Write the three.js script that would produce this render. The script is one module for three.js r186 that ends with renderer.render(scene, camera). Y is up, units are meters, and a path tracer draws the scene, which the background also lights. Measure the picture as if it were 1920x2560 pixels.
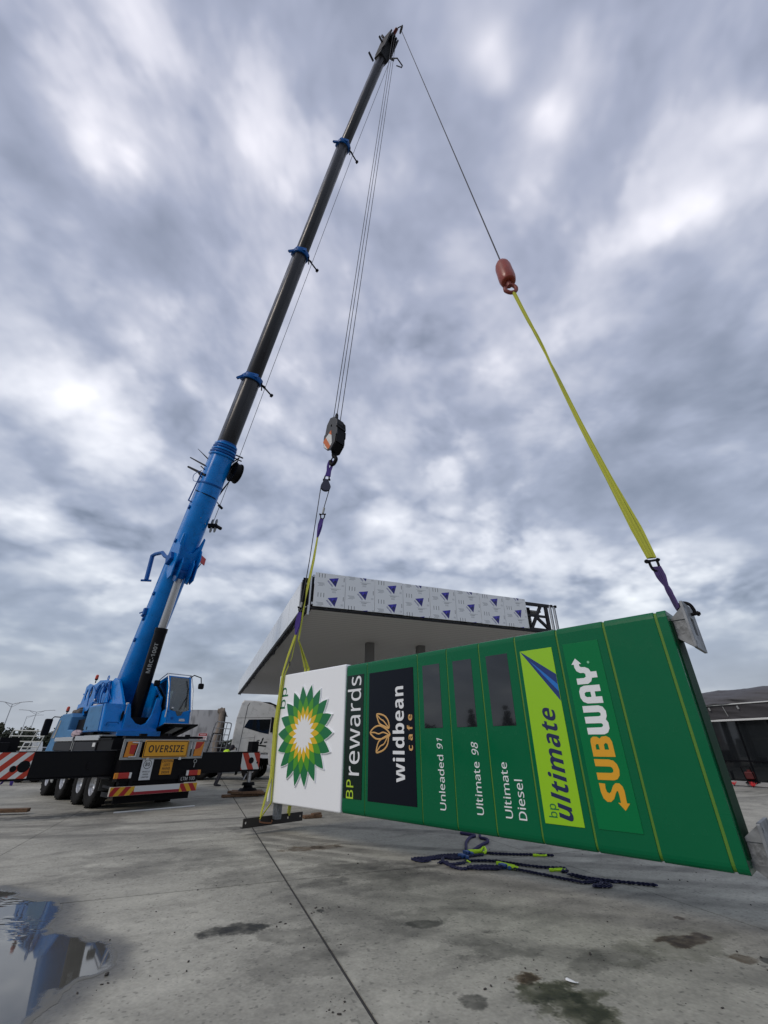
import * as THREE from 'three';
import { RoundedBoxGeometry } from 'three/addons/geometries/RoundedBoxGeometry.js';
import { mergeGeometries, toCreasedNormals } from 'three/addons/utils/BufferGeometryUtils.js';
import { FontLoader } from 'three/addons/loaders/FontLoader.js';
import { TextGeometry } from 'three/addons/geometries/TextGeometry.js';
import { MarchingCubes } from 'three/addons/objects/MarchingCubes.js';

// ---------------------------------------------------------------- camera, sky, sun, exposure
const scene = new THREE.Scene();
const camera = new THREE.PerspectiveCamera(101.275, 768 / 1024, 0.1, 1500);
camera.position.set(0, 1.75, 0);
camera.rotation.set(THREE.MathUtils.degToRad(28.957), 0, 0);
const renderer = new THREE.WebGLRenderer({ antialias: true });
renderer.setSize(768, 1024);
renderer.toneMapping = THREE.LinearToneMapping;
renderer.toneMappingExposure = 1.0;
renderer.shadowMap.enabled = true;

const SUN_DIR = new THREE.Vector3(-0.62, 0.62, 0.48).normalize();
const sun = new THREE.DirectionalLight(0xfff3e6, 1.15);
sun.position.copy(SUN_DIR).multiplyScalar(120);
sun.castShadow = true;
sun.shadow.radius = 40;
sun.shadow.mapSize.set(2048, 2048);
Object.assign(sun.shadow.camera, { left: -60, right: 60, top: 60, bottom: -60, near: 1, far: 300 });
scene.add(sun, sun.target);

// ---------------------------------------------------------------- noise
function rng(seed) { let a = seed >>> 0; return () => { a = (a + 0x6D2B79F5) | 0; let t = Math.imul(a ^ (a >>> 15), 1 | a); t = (t + Math.imul(t ^ (t >>> 7), 61 | t)) ^ t; return ((t ^ (t >>> 14)) >>> 0) / 4294967296; }; }
const NG = 256, NT = new Float32Array(NG * NG);
{ const r = rng(7); for (let i = 0; i < NT.length; i++) NT[i] = r() * 2 - 1; }
function vn(x, y) {
  const xi = Math.floor(x), yi = Math.floor(y); let fx = x - xi, fy = y - yi;
  fx = fx * fx * (3 - 2 * fx); fy = fy * fy * (3 - 2 * fy);
  const x0 = xi & 255, x1 = (xi + 1) & 255, y0 = (yi & 255) << 8, y1 = ((yi + 1) & 255) << 8;
  const a = NT[y0 + x0], b = NT[y0 + x1], c = NT[y1 + x0], d = NT[y1 + x1];
  return a + (b - a) * fx + (c - a + (a - b - c + d) * fx) * fy;
}
function fbm(x, y, o, g = 0.5) { let s = 0, a = 1, n = 0; for (let i = 0; i < o; i++) { s += a * vn(x, y); n += a; a *= g; const t = x * 1.6 - y * 1.2 + 17.3; y = x * 1.2 + y * 1.6 + 9.1; x = t; } return s / n; }
function v3(x, y, z) {
  const xi = Math.floor(x), yi = Math.floor(y), zi = Math.floor(z); let fx = x - xi, fy = y - yi, fz = z - zi;
  fx = fx * fx * fx * (fx * (fx * 6 - 15) + 10); fy = fy * fy * fy * (fy * (fy * 6 - 15) + 10); fz = fz * fz * fz * (fz * (fz * 6 - 15) + 10);
  const H = (i, j, k) => NT[(((j + k * 37) & 255) << 8) + ((i + k * 59) & 255)];
  const l = (k) => { const a = H(xi, yi, k), b = H(xi + 1, yi, k), c = H(xi, yi + 1, k), d = H(xi + 1, yi + 1, k); return a + (b - a) * fx + (c - a + (a - b - c + d) * fx) * fy; };
  const p = l(zi), q = l(zi + 1); return p + (q - p) * fz;
}
function f3(x, y, z, o, g = 0.5) { let s = 0, a = 1, n = 0; for (let i = 0; i < o; i++) { s += a * v3(x, y, z); n += a; a *= g; const t = 1.6 * x - 1.2 * z + 5.3, u = 1.2 * x + 1.6 * z - 3.7; x = 0.8 * t + 1.2 * y * 0.98; z = u; y = 1.6 * y * 0.98 - 0.6 * t + 8.1; } return s / n; }
const clamp = (x, a = 0, b = 1) => x < a ? a : x > b ? b : x;
const sstep = (a, b, x) => { const t = clamp((x - a) / (b - a)); return t * t * (3 - 2 * t); };
const lerp = (a, b, t) => a + (b - a) * t;

// ---------------------------------------------------------------- sky: broken overcast, computed on a cloud layer
{
  const W = 2048, H = 2048, data = new Float32Array(W * H * 4);
  // broad thin (+) and thick (-) places of the cloud layer: azimuth, elevation, size (degrees), strength
  const PATCH = SKY_PATCHES();
  const P = PATCH.map(([az, el, r, s]) => { const a = az * Math.PI / 180, e = el * Math.PI / 180; return [Math.sin(a) * Math.cos(e), Math.sin(e), -Math.cos(a) * Math.cos(e), 1 / (2 * (1 - Math.cos(r * Math.PI / 180))), s]; });
  for (let j = 0; j < H; j++) {
    const el = (j + 0.5) / H * Math.PI - Math.PI / 2, y = Math.sin(el), c = Math.cos(el);
    for (let i = 0; i < W; i++) {
      const ph = ((i + 0.5) / W - 0.5) * 2 * Math.PI, x = Math.cos(ph) * c, z = Math.sin(ph) * c, k = (j * W + i) * 4;
      if (y < -0.02) { data[k] = 0.16; data[k + 1] = 0.16; data[k + 2] = 0.155; data[k + 3] = 1; continue; }
      const h = Math.max(y, 0), q0 = 1 / (h + 0.20) * (1.18 - 0.42 * h), r0 = Math.max(c * q0, 1e-4), rr = r0 < 1 ? Math.pow(r0, 1.08) : 1 + 1.08 * (r0 - 1) * (1 - 0.04 * r0), q = rr / Math.max(c, 1e-4) * 2.6, px = x * q + 4.2, pz = z * q - 1.7;
      // lumps of the layer, sampled in space so that they keep their roundness overhead and flatten towards the horizon
      const k3 = 2.75 / (h + 0.34), X = x * k3, Y = y * k3 * 0.9, Z = z * k3;
      const w1 = f3(X * 0.7 + 9, Y * 0.7, Z * 0.7 - 4, 2) * 0.5, w2 = f3(X * 0.7 - 21, Y * 0.7 + 6, Z * 0.7 + 13, 2) * 0.5;
      const n1 = f3(X * 0.95 + w1 + 31, Y * 0.95 + 7, Z * 0.95 + w2 + 11, 5, 0.52) * 1.25;
      const n2 = f3(X * 2.7 + w2 * 1.2, Y * 2.7 - 19, Z * 2.7 + w1 * 1.2 + 5, 5, 0.55) * 1.25;
      const puff = Math.abs(f3(X * 1.5 + w2 - 50, Y * 1.5, Z * 1.5 - w1 + 60, 5, 0.52)) * 2.6;
      let s = 0; for (const p of P) { const d = (1 - (x * p[0] + y * p[1] + z * p[2])) * p[3] * (1 + 0.9 * n2 + 0.5 * n1); if (d < 3) s += p[4] * Math.exp(-d * 1.25); }
      const lo = 0.5 + 0.5 * sstep(0.02, 0.4, h); let t = 0.505 + n1 * 0.29 + n2 * 0.31 * lo + (puff - 0.42) * 0.20 * lo + 0.14 * sstep(0.15, 0.5, n1 + 0.55 * n2 + 0.5 * s) * lo + (s > 0 ? Math.min(s, 0.18 + 0.55 * (s - 0.18)) : s * 0.62) * (0.62 + 0.7 * n2 + 0.5 * (puff - 0.4));
      const low = 1 - sstep(0.0, 0.42, h);
      t = t - 0.06 * low;
      t = clamp(t, 0, 1.25);
      // dark slate -> lavender grey -> bright white
      let r, g, b;
      if (t < 0.45) { const f = t / 0.45; r = lerp(0.175, 0.385, f); g = lerp(0.220, 0.442, f); b = lerp(0.305, 0.572, f); }
      else { const f = (t - 0.45) / 0.55; r = lerp(0.385, 0.80, f); g = lerp(0.442, 0.84, f); b = lerp(0.572, 0.93, f); }
      const up = sstep(0.3, 0.95, h); r *= 1 + 0.035 * up; g *= 1 - 0.01 * up;
      // grey-green cast and pale band low down
      r *= 1 - 0.05 * low; g *= 1 - 0.01 * low; b *= 1 - 0.05 * low;
      const band = Math.exp(-Math.pow((h - 0.03) / 0.10, 2)); const m = 0.55 * band;
      r = lerp(r, 0.50, m); g = lerp(g, 0.52, m); b = lerp(b, 0.55, m);
      data[k] = r; data[k + 1] = g; data[k + 2] = b; data[k + 3] = 1;
    }
  }
  const sky = new THREE.DataTexture(data, W, H, THREE.RGBAFormat, THREE.FloatType);
  sky.mapping = THREE.EquirectangularReflectionMapping; sky.magFilter = sky.minFilter = THREE.LinearFilter;
  sky.wrapS = THREE.RepeatWrapping; sky.needsUpdate = true;
  scene.background = sky; scene.environment = sky; scene.environmentIntensity = 1;
}
function SKY_PATCHES() {
  // [azimuth, elevation, radius, strength]
  return [[-53.4,55.9,2.55,0.3], [-57.8,56.0,1.53,0.22], [-56.3,50.8,1.78,-0.18], [-60.5,52.8,2.62,-0.25], [-65.5,54.1,1.78,-0.12], [-69.5,58.8,2.46,0.16], [-65.5,65.0,2.01,0.16], [-46.6,70.9,3.67,0.1], [-57.1,65.9,1.92,0.14], [-46.5,65.1,2.91,0.08], [43.5,66.2,1.55,0.42], [55.6,68.1,1.75,0.22], [35.3,73.8,1.54,0.22], [36.9,71.3,1.07,0.2], [57.3,65.3,1.93,0.2], [69.5,58.7,1.91,0.22], [65.5,53.5,1.78,0.28], [61.1,53.9,1.94,0.12], [44.1,70.1,2.07,-0.22], [51.2,59.2,4.03,-0.18], [58.1,54.8,2.72,-0.12], [40.9,59.5,3.70,-0.2], [22.2,68.0,3.29,-0.05], [-24.2,63.6,2.65,0.22], [-32.8,66.0,2.42,0.1], [-23.0,67.5,2.07,0.16], [-43.3,51.6,4.73,-0.2], [-32.0,52.7,3.85,-0.1], [-48.4,44.7,2.48,0.12], [-50.2,39.3,2.81,0.12], [-47.7,54.5,2.39,-0.2], [2.8,50.9,3.38,0.28], [-2.8,53.0,2.20,0.15], [16.8,51.9,2.42,0.22], [17.4,46.8,2.52,0.32], [9.7,47.2,2.31,0.15], [53.0,50.5,2.07,0.3], [48.5,51.6,2.01,0.2], [56.6,51.1,1.41,0.25], [34.1,46.7,3.46,0.12], [41.4,48.2,3.15,0.1], [49.5,43.5,4.06,-0.18], [38.9,40.4,4.79,-0.12], [50.0,35.1,3.60,-0.1], [25.8,40.0,2.49,0.2], [10.2,37.7,2.74,0.25], [8.2,40.9,2.42,0.2], [-19.9,40.6,1.44,0.3], [-39.9,33.3,3.55,0.28], [-45.2,34.4,2.62,0.15], [-35.7,32.5,3.02,0.15], [-30.9,38.6,3.70,-0.1], [-10.7,42.4,3.57,-0.12], [-2.5,44.1,3.59,-0.15], [28.3,27.5,7.06,-0.25], [41.2,28.3,5.50,-0.22], [43.0,20.8,4.69,-0.28], [20.0,33.9,3.52,-0.1], [35.7,32.5,3.01,-0.12], [2.8,25.5,4.08,0.36], [8.9,24.0,3.71,0.22], [17.4,23.3,3.25,0.28], [23.1,23.7,2.27,0.2], [-2.2,31.8,3.15,0.15], [12.2,28.8,3.07,0.12], [37.3,15.6,4.29,0.45], [29.8,16.4,4.06,0.4], [34.6,17.4,3.35,0.42], [26.0,18.1,2.69,0.22], [41.4,15.2,2.51,0.3], [41.0,17.8,2.16,0.2], [39.6,11.3,2.90,0.2], [39.2,7.7,4.39,-0.25], [37.1,8.4,2.52,-0.2], [39.9,9.8,1.62,-0.12], [-37.6,19.7,3.72,0.25], [-42.3,21.5,2.60,0.18], [-34.3,23.2,2.50,0.12], [-32.9,27.6,3.10,-0.12], [-46.0,26.5,3.76,-0.1], [-34.2,14.6,3.29,0.12], [-39.8,13.1,2.53,-0.16], [-35.7,10.9,2.65,-0.16], [-22.2,16.3,4.40,-0.15], [-18.2,13.2,3.90,-0.1], [-17.1,21.5,3.54,0.18], [-14.6,17.5,2.35,0.12], [-24.3,21.2,3.33,0.1], [-20.3,9.3,3.17,0.12], [-36.5,6.6,4.13,-0.14], [31.7,16.0,0.59,-0.5]];
}

// ---------------------------------------------------------------- helpers
const V = (x, y, z) => new THREE.Vector3(x, y, z);
const used = {};
function numbered(n) { used[n] = (used[n] || 0) + 1; return used[n] === 1 ? n : n + '_' + String(used[n] - 1).padStart(3, '0'); }
function tag(o, label, category, group, kind) { if (label) o.userData.label = label; if (category) o.userData.category = category; if (group) o.userData.group = group; if (kind) o.userData.kind = kind; return o; }
function thing(name, label, category, pos = [0, 0, 0], turn = 0, group) { const o = new THREE.Group(); o.name = numbered(name); o.position.set(...pos); o.rotation.y = turn; scene.add(o); return tag(o, label, category, group); }
function prep(g) {
  if (g.index) g = g.toNonIndexed();
  for (const k of Object.keys(g.attributes)) if (!['position', 'normal', 'uv'].includes(k)) g.deleteAttribute(k);
  if (!g.attributes.normal) g.computeVertexNormals();
  if (!g.attributes.uv) g.setAttribute('uv', new THREE.BufferAttribute(new Float32Array(g.attributes.position.count * 2), 2));
  g.clearGroups(); g.morphAttributes = {}; return g;
}
function merged(gs) { gs = (Array.isArray(gs) ? gs.flat(3) : [gs]).map(prep); return gs.length === 1 ? gs[0] : mergeGeometries(gs); }
function part(name, gs, m, parent, label) {
  const o = new THREE.Mesh(merged(gs), m); o.castShadow = o.receiveShadow = true;
  o.name = parent === scene ? numbered(name) : name; parent.add(o); if (label) o.userData.label = label; return o;
}
function sub(name, parent) { const o = new THREE.Group(); o.name = name; parent.add(o); return o; }
const rot = (g, rx = 0, ry = 0, rz = 0) => { if (rx) g.rotateX(rx); if (ry) g.rotateY(ry); if (rz) g.rotateZ(rz); return g; };
const bx = (w, h, d, x, y, z, rx, ry, rz) => rot(new THREE.BoxGeometry(w, h, d), rx, ry, rz).translate(x, y, z);
const rb = (w, h, d, x, y, z, r = 0.02, rx, ry, rz) => rot(new RoundedBoxGeometry(w, h, d, 2, Math.min(r, w / 2.01, h / 2.01, d / 2.01)), rx, ry, rz).translate(x, y, z);
function orient(g, a, b) { const d = b.clone().sub(a), l = d.length(); g.applyQuaternion(new THREE.Quaternion().setFromUnitVectors(V(0, 1, 0), d.normalize())); return g.translate((a.x + b.x) / 2, (a.y + b.y) / 2, (a.z + b.z) / 2); }
const A3 = p => p.isVector3 ? p : V(...p);
const rod = (a, b, r, r2 = r, n = 10) => { a = A3(a); b = A3(b); return orient(new THREE.CylinderGeometry(r2, r, a.distanceTo(b), n), a, b); };
function beam(a, b, w, h, up = V(0, 1, 0)) { // box from a to b, w across, h along "up"
  a = A3(a); b = A3(b); const z = b.clone().sub(a), l = z.length(); z.normalize(); const x = new THREE.Vector3().crossVectors(up, z).normalize(), y = new THREE.Vector3().crossVectors(z, x);
  const g = new THREE.BoxGeometry(w, h, l); g.applyMatrix4(new THREE.Matrix4().makeBasis(x, y, z)); return g.translate((a.x + b.x) / 2, (a.y + b.y) / 2, (a.z + b.z) / 2);
}
const tube = (pts, r, n = 24, k = 8, closed = false, t = 0.5) => new THREE.TubeGeometry(new THREE.CatmullRomCurve3(pts.map(A3), closed, 'catmullrom', t), n, r, k, closed);
const pipe = (pts, r) => { const o = []; for (let i = 0; i + 1 < pts.length; i++) { o.push(rod(pts[i], pts[i + 1], r)); if (i) o.push(new THREE.SphereGeometry(r, 8, 6).translate(...A3(pts[i]).toArray())); } return o; };
function shape(pts, holes = []) { const s = new THREE.Shape(pts.map(p => new THREE.Vector2(p[0], p[1]))); for (const h of holes) s.holes.push(new THREE.Path(h.map(p => new THREE.Vector2(p[0], p[1])))); return s; }
function ext(s, depth, bevel = 0) { return new THREE.ExtrudeGeometry(s, bevel ? { depth: depth - 2 * bevel, bevelEnabled: true, bevelThickness: bevel, bevelSize: bevel, bevelOffset: -bevel, bevelSegments: 2, curveSegments: 10 } : { depth, bevelEnabled: false, curveSegments: 10 }).translate(0, 0, bevel); }
const exZ = (pts, z0, z1, bevel, holes) => ext(shape(pts, holes), z1 - z0, bevel).translate(0, 0, z0);
const exX = (zy, x0, x1, bevel, holes) => ext(shape(zy.map(p => [-p[0], p[1]]), (holes || []).map(h => h.map(p => [-p[0], p[1]]))), x1 - x0, bevel).rotateY(Math.PI / 2).translate(x0, 0, 0);
const oval = (cx, cy, rx, ry, n = 14, a0 = 0) => Array.from({ length: n }, (_, i) => { const t = i / n * Math.PI * 2 + a0; return [cx + Math.cos(t) * rx, cy + Math.sin(t) * ry]; });
function rrect(x0, y0, x1, y1, r, n = 4) { const o = []; for (const [cx, cy, a] of [[x1 - r, y0 + r, -90], [x1 - r, y1 - r, 0], [x0 + r, y1 - r, 90], [x0 + r, y0 + r, 180]]) for (let i = 0; i <= n; i++) { const t = (a + 90 * i / n) * Math.PI / 180; o.push([cx + r * Math.cos(t), cy + r * Math.sin(t)]); } return o; }
// ribbon: flat webbing along points, each [x,y,z,width,twist]
function taut(pts) { const o = []; for (let i = 0; i + 1 < pts.length; i++) for (const f of [0, 0.08, 0.36, 0.64, 0.92]) o.push(pts[i].map((v, k) => lerp(v || 0, pts[i + 1][k] || 0, f))); o.push(pts[pts.length - 1]); return o; }
function ribbon(pts, across, thick = 0.008, n = 60) {
  const c = new THREE.CatmullRomCurve3(pts.map(p => V(p[0], p[1], p[2]))), pos = [], uv = [], N = n; const rings = [];
  for (let i = 0; i <= N; i++) {
    const t = i / N, p = c.getPoint(t), d = c.getTangent(t), f = t * (pts.length - 1), k = Math.min(Math.floor(f), pts.length - 2), u = f - k;
    const w = lerp(pts[k][3], pts[k + 1][3], u) / 2, tw = lerp(pts[k][4] || 0, pts[k + 1][4] || 0, u);
    let x = across.clone().addScaledVector(d, -across.dot(d)).normalize(); x.applyAxisAngle(d, tw); const y = new THREE.Vector3().crossVectors(d, x);
    rings.push([[-1, -1], [1, -1], [1, 1], [-1, 1]].map(([a, b]) => p.clone().addScaledVector(x, a * w).addScaledVector(y, b * thick / 2)));
  }
  const L = c.getLength();
  for (let i = 0; i < N; i++) for (let k = 0; k < 4; k++) { const a = rings[i][k], b = rings[i][(k + 1) % 4], e = rings[i + 1][(k + 1) % 4], f = rings[i + 1][k]; const ua = k % 2 ? 0 : 0, ub = k % 2 ? 0 : 1; const v0 = i / N * L, v1 = (i + 1) / N * L;
    for (const [q, uu, vv] of [[a, ua, v0], [b, ub, v0], [e, ub, v1], [a, ua, v0], [e, ub, v1], [f, ua, v1]]) { pos.push(q.x, q.y, q.z); uv.push(uu, vv); } }
  for (const [r, o] of [[rings[0], [0, 3, 2, 0, 2, 1]], [rings[N], [0, 1, 2, 0, 2, 3]]]) for (const i of o) { pos.push(r[i].x, r[i].y, r[i].z); uv.push(0.5, 0); }
  const g = new THREE.BufferGeometry(); g.setAttribute('position', new THREE.Float32BufferAttribute(pos, 3)); g.setAttribute('uv', new THREE.Float32BufferAttribute(uv, 2)); g.computeVertexNormals(); return g;
}
function shackle(c, axis, across, w, l, r) { // bow shackle: pin at c, bow hangs along axis
  axis = axis.clone().normalize(); across = across.clone().normalize(); const P = (a, b) => c.clone().addScaledVector(across, a * w).addScaledVector(axis, b * l);
  return { bow: tube([P(-0.5, -0.08), P(-0.55, 0.35), P(-0.42, 0.8), P(0, 1), P(0.42, 0.8), P(0.55, 0.35), P(0.5, -0.08)], r, 26, 8), pin: [rod(P(-0.78, 0), P(0.9, 0), r * 0.95), rod(P(-0.92, 0), P(-0.7, 0), r * 1.7, r * 1.7, 6), rod(P(0.62, 0), P(0.8, 0), r * 1.5, r * 1.5, 6)] };
}

// ---------------------------------------------------------------- materials
const lin = (r, g, b) => new THREE.Color().setRGB(r, g, b);
const mat = (c, o = {}) => new THREE.MeshStandardMaterial({ color: Array.isArray(c) ? lin(...c) : new THREE.Color(c), roughness: 0.6, metalness: 0, ...o });
const phys = (c, o = {}) => new THREE.MeshPhysicalMaterial({ color: Array.isArray(c) ? lin(...c) : new THREE.Color(c), roughness: 0.4, ...o });
function dataTex(N, M, fn, srgb = true) { const d = new Uint8Array(N * M * 4); for (let j = 0; j < M; j++) for (let i = 0; i < N; i++) { const c = fn(i, j), k = (j * N + i) * 4; d[k] = clamp(c[0]) * 255; d[k + 1] = clamp(c[1]) * 255; d[k + 2] = clamp(c[2]) * 255; d[k + 3] = 255; } const t = new THREE.DataTexture(d, N, M); t.wrapS = t.wrapT = THREE.RepeatWrapping; t.magFilter = THREE.LinearFilter; t.minFilter = THREE.LinearMipmapLinearFilter; t.generateMipmaps = true; if (srgb) t.colorSpace = THREE.SRGBColorSpace; t.needsUpdate = true; return t; }
function canvasTex(w, h, draw) { const c = document.createElement('canvas'); c.width = w; c.height = h; const x = c.getContext('2d'); draw(x, w, h); const t = new THREE.CanvasTexture(c); t.colorSpace = THREE.SRGBColorSpace; t.anisotropy = 8; return t; }
// grime: soft mottling used as a roughness / bump source (tiles)
const pn = (x, y, f, N) => { // periodic fbm on N-tile
  let s = 0, a = 1, n = 0; for (let o = 0; o < 4; o++) { const F = f << o; const xi = Math.floor(x * F), yi = Math.floor(y * F); let fx = x * F - xi, fy = y * F - yi; fx = fx * fx * (3 - 2 * fx); fy = fy * fy * (3 - 2 * fy); const h = (i, j) => NT[(((j % F + F) % F + o * 31) & 255) * 256 + (((i % F + F) % F + o * 57) & 255)]; s += a * lerp(lerp(h(xi, yi), h(xi + 1, yi), fx), lerp(h(xi, yi + 1), h(xi + 1, yi + 1), fx), fy); n += a; a *= 0.55; } return s / n; };
const roughTex = dataTex(256, 256, (i, j) => { const v = 0.62 + 0.38 * pn(i / 256, j / 256, 4); return [v, v, v]; }, false);
const dirtTex = dataTex(256, 256, (i, j) => { const n = pn(i / 256, j / 256, 3), v = 0.95 + 0.05 * n - 0.08 * sstep(0.25, 0.6, pn(i / 256 + 0.3, j / 256, 6)); return [v, v, v * 0.99]; });
const MT = {
  blue: phys([0.001, 0.205, 0.66], { specularIntensity: 0.55, roughness: 0.36, map: dirtTex, roughnessMap: roughTex }),
  blueDark: phys([0.002, 0.10, 0.38], { specularIntensity: 0.5, roughness: 0.45, map: dirtTex }),
  blueWorn: mat([0.06, 0.21, 0.43], { roughness: 0.6, map: dirtTex }),
  boomGrey: phys([0.017, 0.0165, 0.019], { roughness: 0.45, specularIntensity: 0.7, roughnessMap: roughTex }),
  black: phys([0.0045, 0.0045, 0.006], { roughness: 0.6, specularIntensity: 0.3 }),
  blackGloss: phys([0.004, 0.004, 0.006], { roughness: 0.35, specularIntensity: 0.35 }),
  darkSteel: phys([0.022, 0.023, 0.027], { roughness: 0.55, specularIntensity: 0.4 }),
  rubber: phys([0.010, 0.010, 0.010], { roughness: 0.85, specularIntensity: 0.4 }),
  alu: mat([0.52, 0.53, 0.54], { roughness: 0.42, metalness: 0.6, roughnessMap: roughTex }),
  aluDull: mat([0.36, 0.37, 0.37], { roughness: 0.6, metalness: 0.3, map: dirtTex }),
  galv: mat([0.36, 0.38, 0.40], { roughness: 0.55, metalness: 0.45, map: dataTex(256, 256, (i, j) => { const v = 0.8 + 0.2 * pn(i / 256, j / 256, 10) + 0.12 * pn(i / 256, j / 256, 3); return [v, v, v]; }) }),
  chrome: mat([0.50, 0.50, 0.51], { roughness: 0.3, metalness: 0.75 }),
  glassDark: phys([0.010, 0.012, 0.014], { roughness: 0.05, clearcoat: 0.5 }),
  glass: phys([0.55, 0.62, 0.64], { transmission: 0.9, roughness: 0.03, thickness: 0, side: THREE.DoubleSide }),
  red: mat([0.42, 0.02, 0.015], { roughness: 0.35 }),
  amber: mat([0.62, 0.22, 0.015], { roughness: 0.35 }),
  orangeRed: mat([0.55, 0.06, 0.025], { roughness: 0.35 }),
  white: mat([0.74, 0.75, 0.75], { roughness: 0.42, map: dirtTex }),
  whiteTruck: mat([0.66, 0.67, 0.67], { roughness: 0.3, map: dirtTex }),
  rope: mat([0.05, 0.05, 0.055], { roughness: 0.6, metalness: 0.4 }),
  purple: mat([0.055, 0.03, 0.20], { roughness: 0.85 }),
  timber: mat([0.24, 0.145, 0.085], { roughness: 0.85, map: dataTex(128, 256, (i, j) => { const v = 0.78 + 0.22 * fbm(i * 0.16, j * 0.012, 4); return [v, v * 0.98, v * 0.95]; }) }),
  hiviz: mat([0.60, 0.95, 0.03], { roughness: 0.8 }),
  lampPole: mat([0.40, 0.42, 0.44], { roughness: 0.5, metalness: 0.3 }),
};
const webTex = dataTex(64, 256, (i, j) => { const e = Math.abs(((i / 64) * 5) % 1 - 0.5), st = (e < 0.09 && i > 8 && i < 56) ? 0.55 : 1, w = 0.92 + 0.08 * Math.sin(j * 0.8) + 0.06 * vn(i * 0.4, j * 0.2); return [st * w, st * w, st * w * 0.95]; });
webTex.repeat.set(1, 3);
MT.yellowWeb = mat([0.56, 0.58, 0.07], { roughness: 0.85, map: webTex });

const fontR = await new FontLoader().loadAsync('fonts/droid/droid_sans_regular.typeface.json');
const fontB = await new FontLoader().loadAsync('fonts/droid/droid_sans_bold.typeface.json');
function text(str, font, w, h, depth = 0.003, shear = 0, track = 0) { // lettering scaled to w x h, origin at lower left
  let gs; if (track) { gs = []; let x = 0; for (const c of str) { const t = new TextGeometry(c, { font, size: 1, depth: 1, curveSegments: 5 }); t.computeBoundingBox(); const adv = t.boundingBox.max.x; t.translate(x, 0, 0); x += adv + track; gs.push(t); } } else gs = [new TextGeometry(str, { font, size: 1, depth: 1, curveSegments: 6 })];
  const g = merged(gs); if (shear) g.applyMatrix4(new THREE.Matrix4().set(1, shear, 0, 0, 0, 1, 0, 0, 0, 0, 1, 0, 0, 0, 0, 1));
  g.computeBoundingBox(); const b = g.boundingBox; g.translate(-b.min.x, -b.min.y, 0); g.scale(w / (b.max.x - b.min.x), h / (b.max.y - b.min.y), depth); return g;
}

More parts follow.
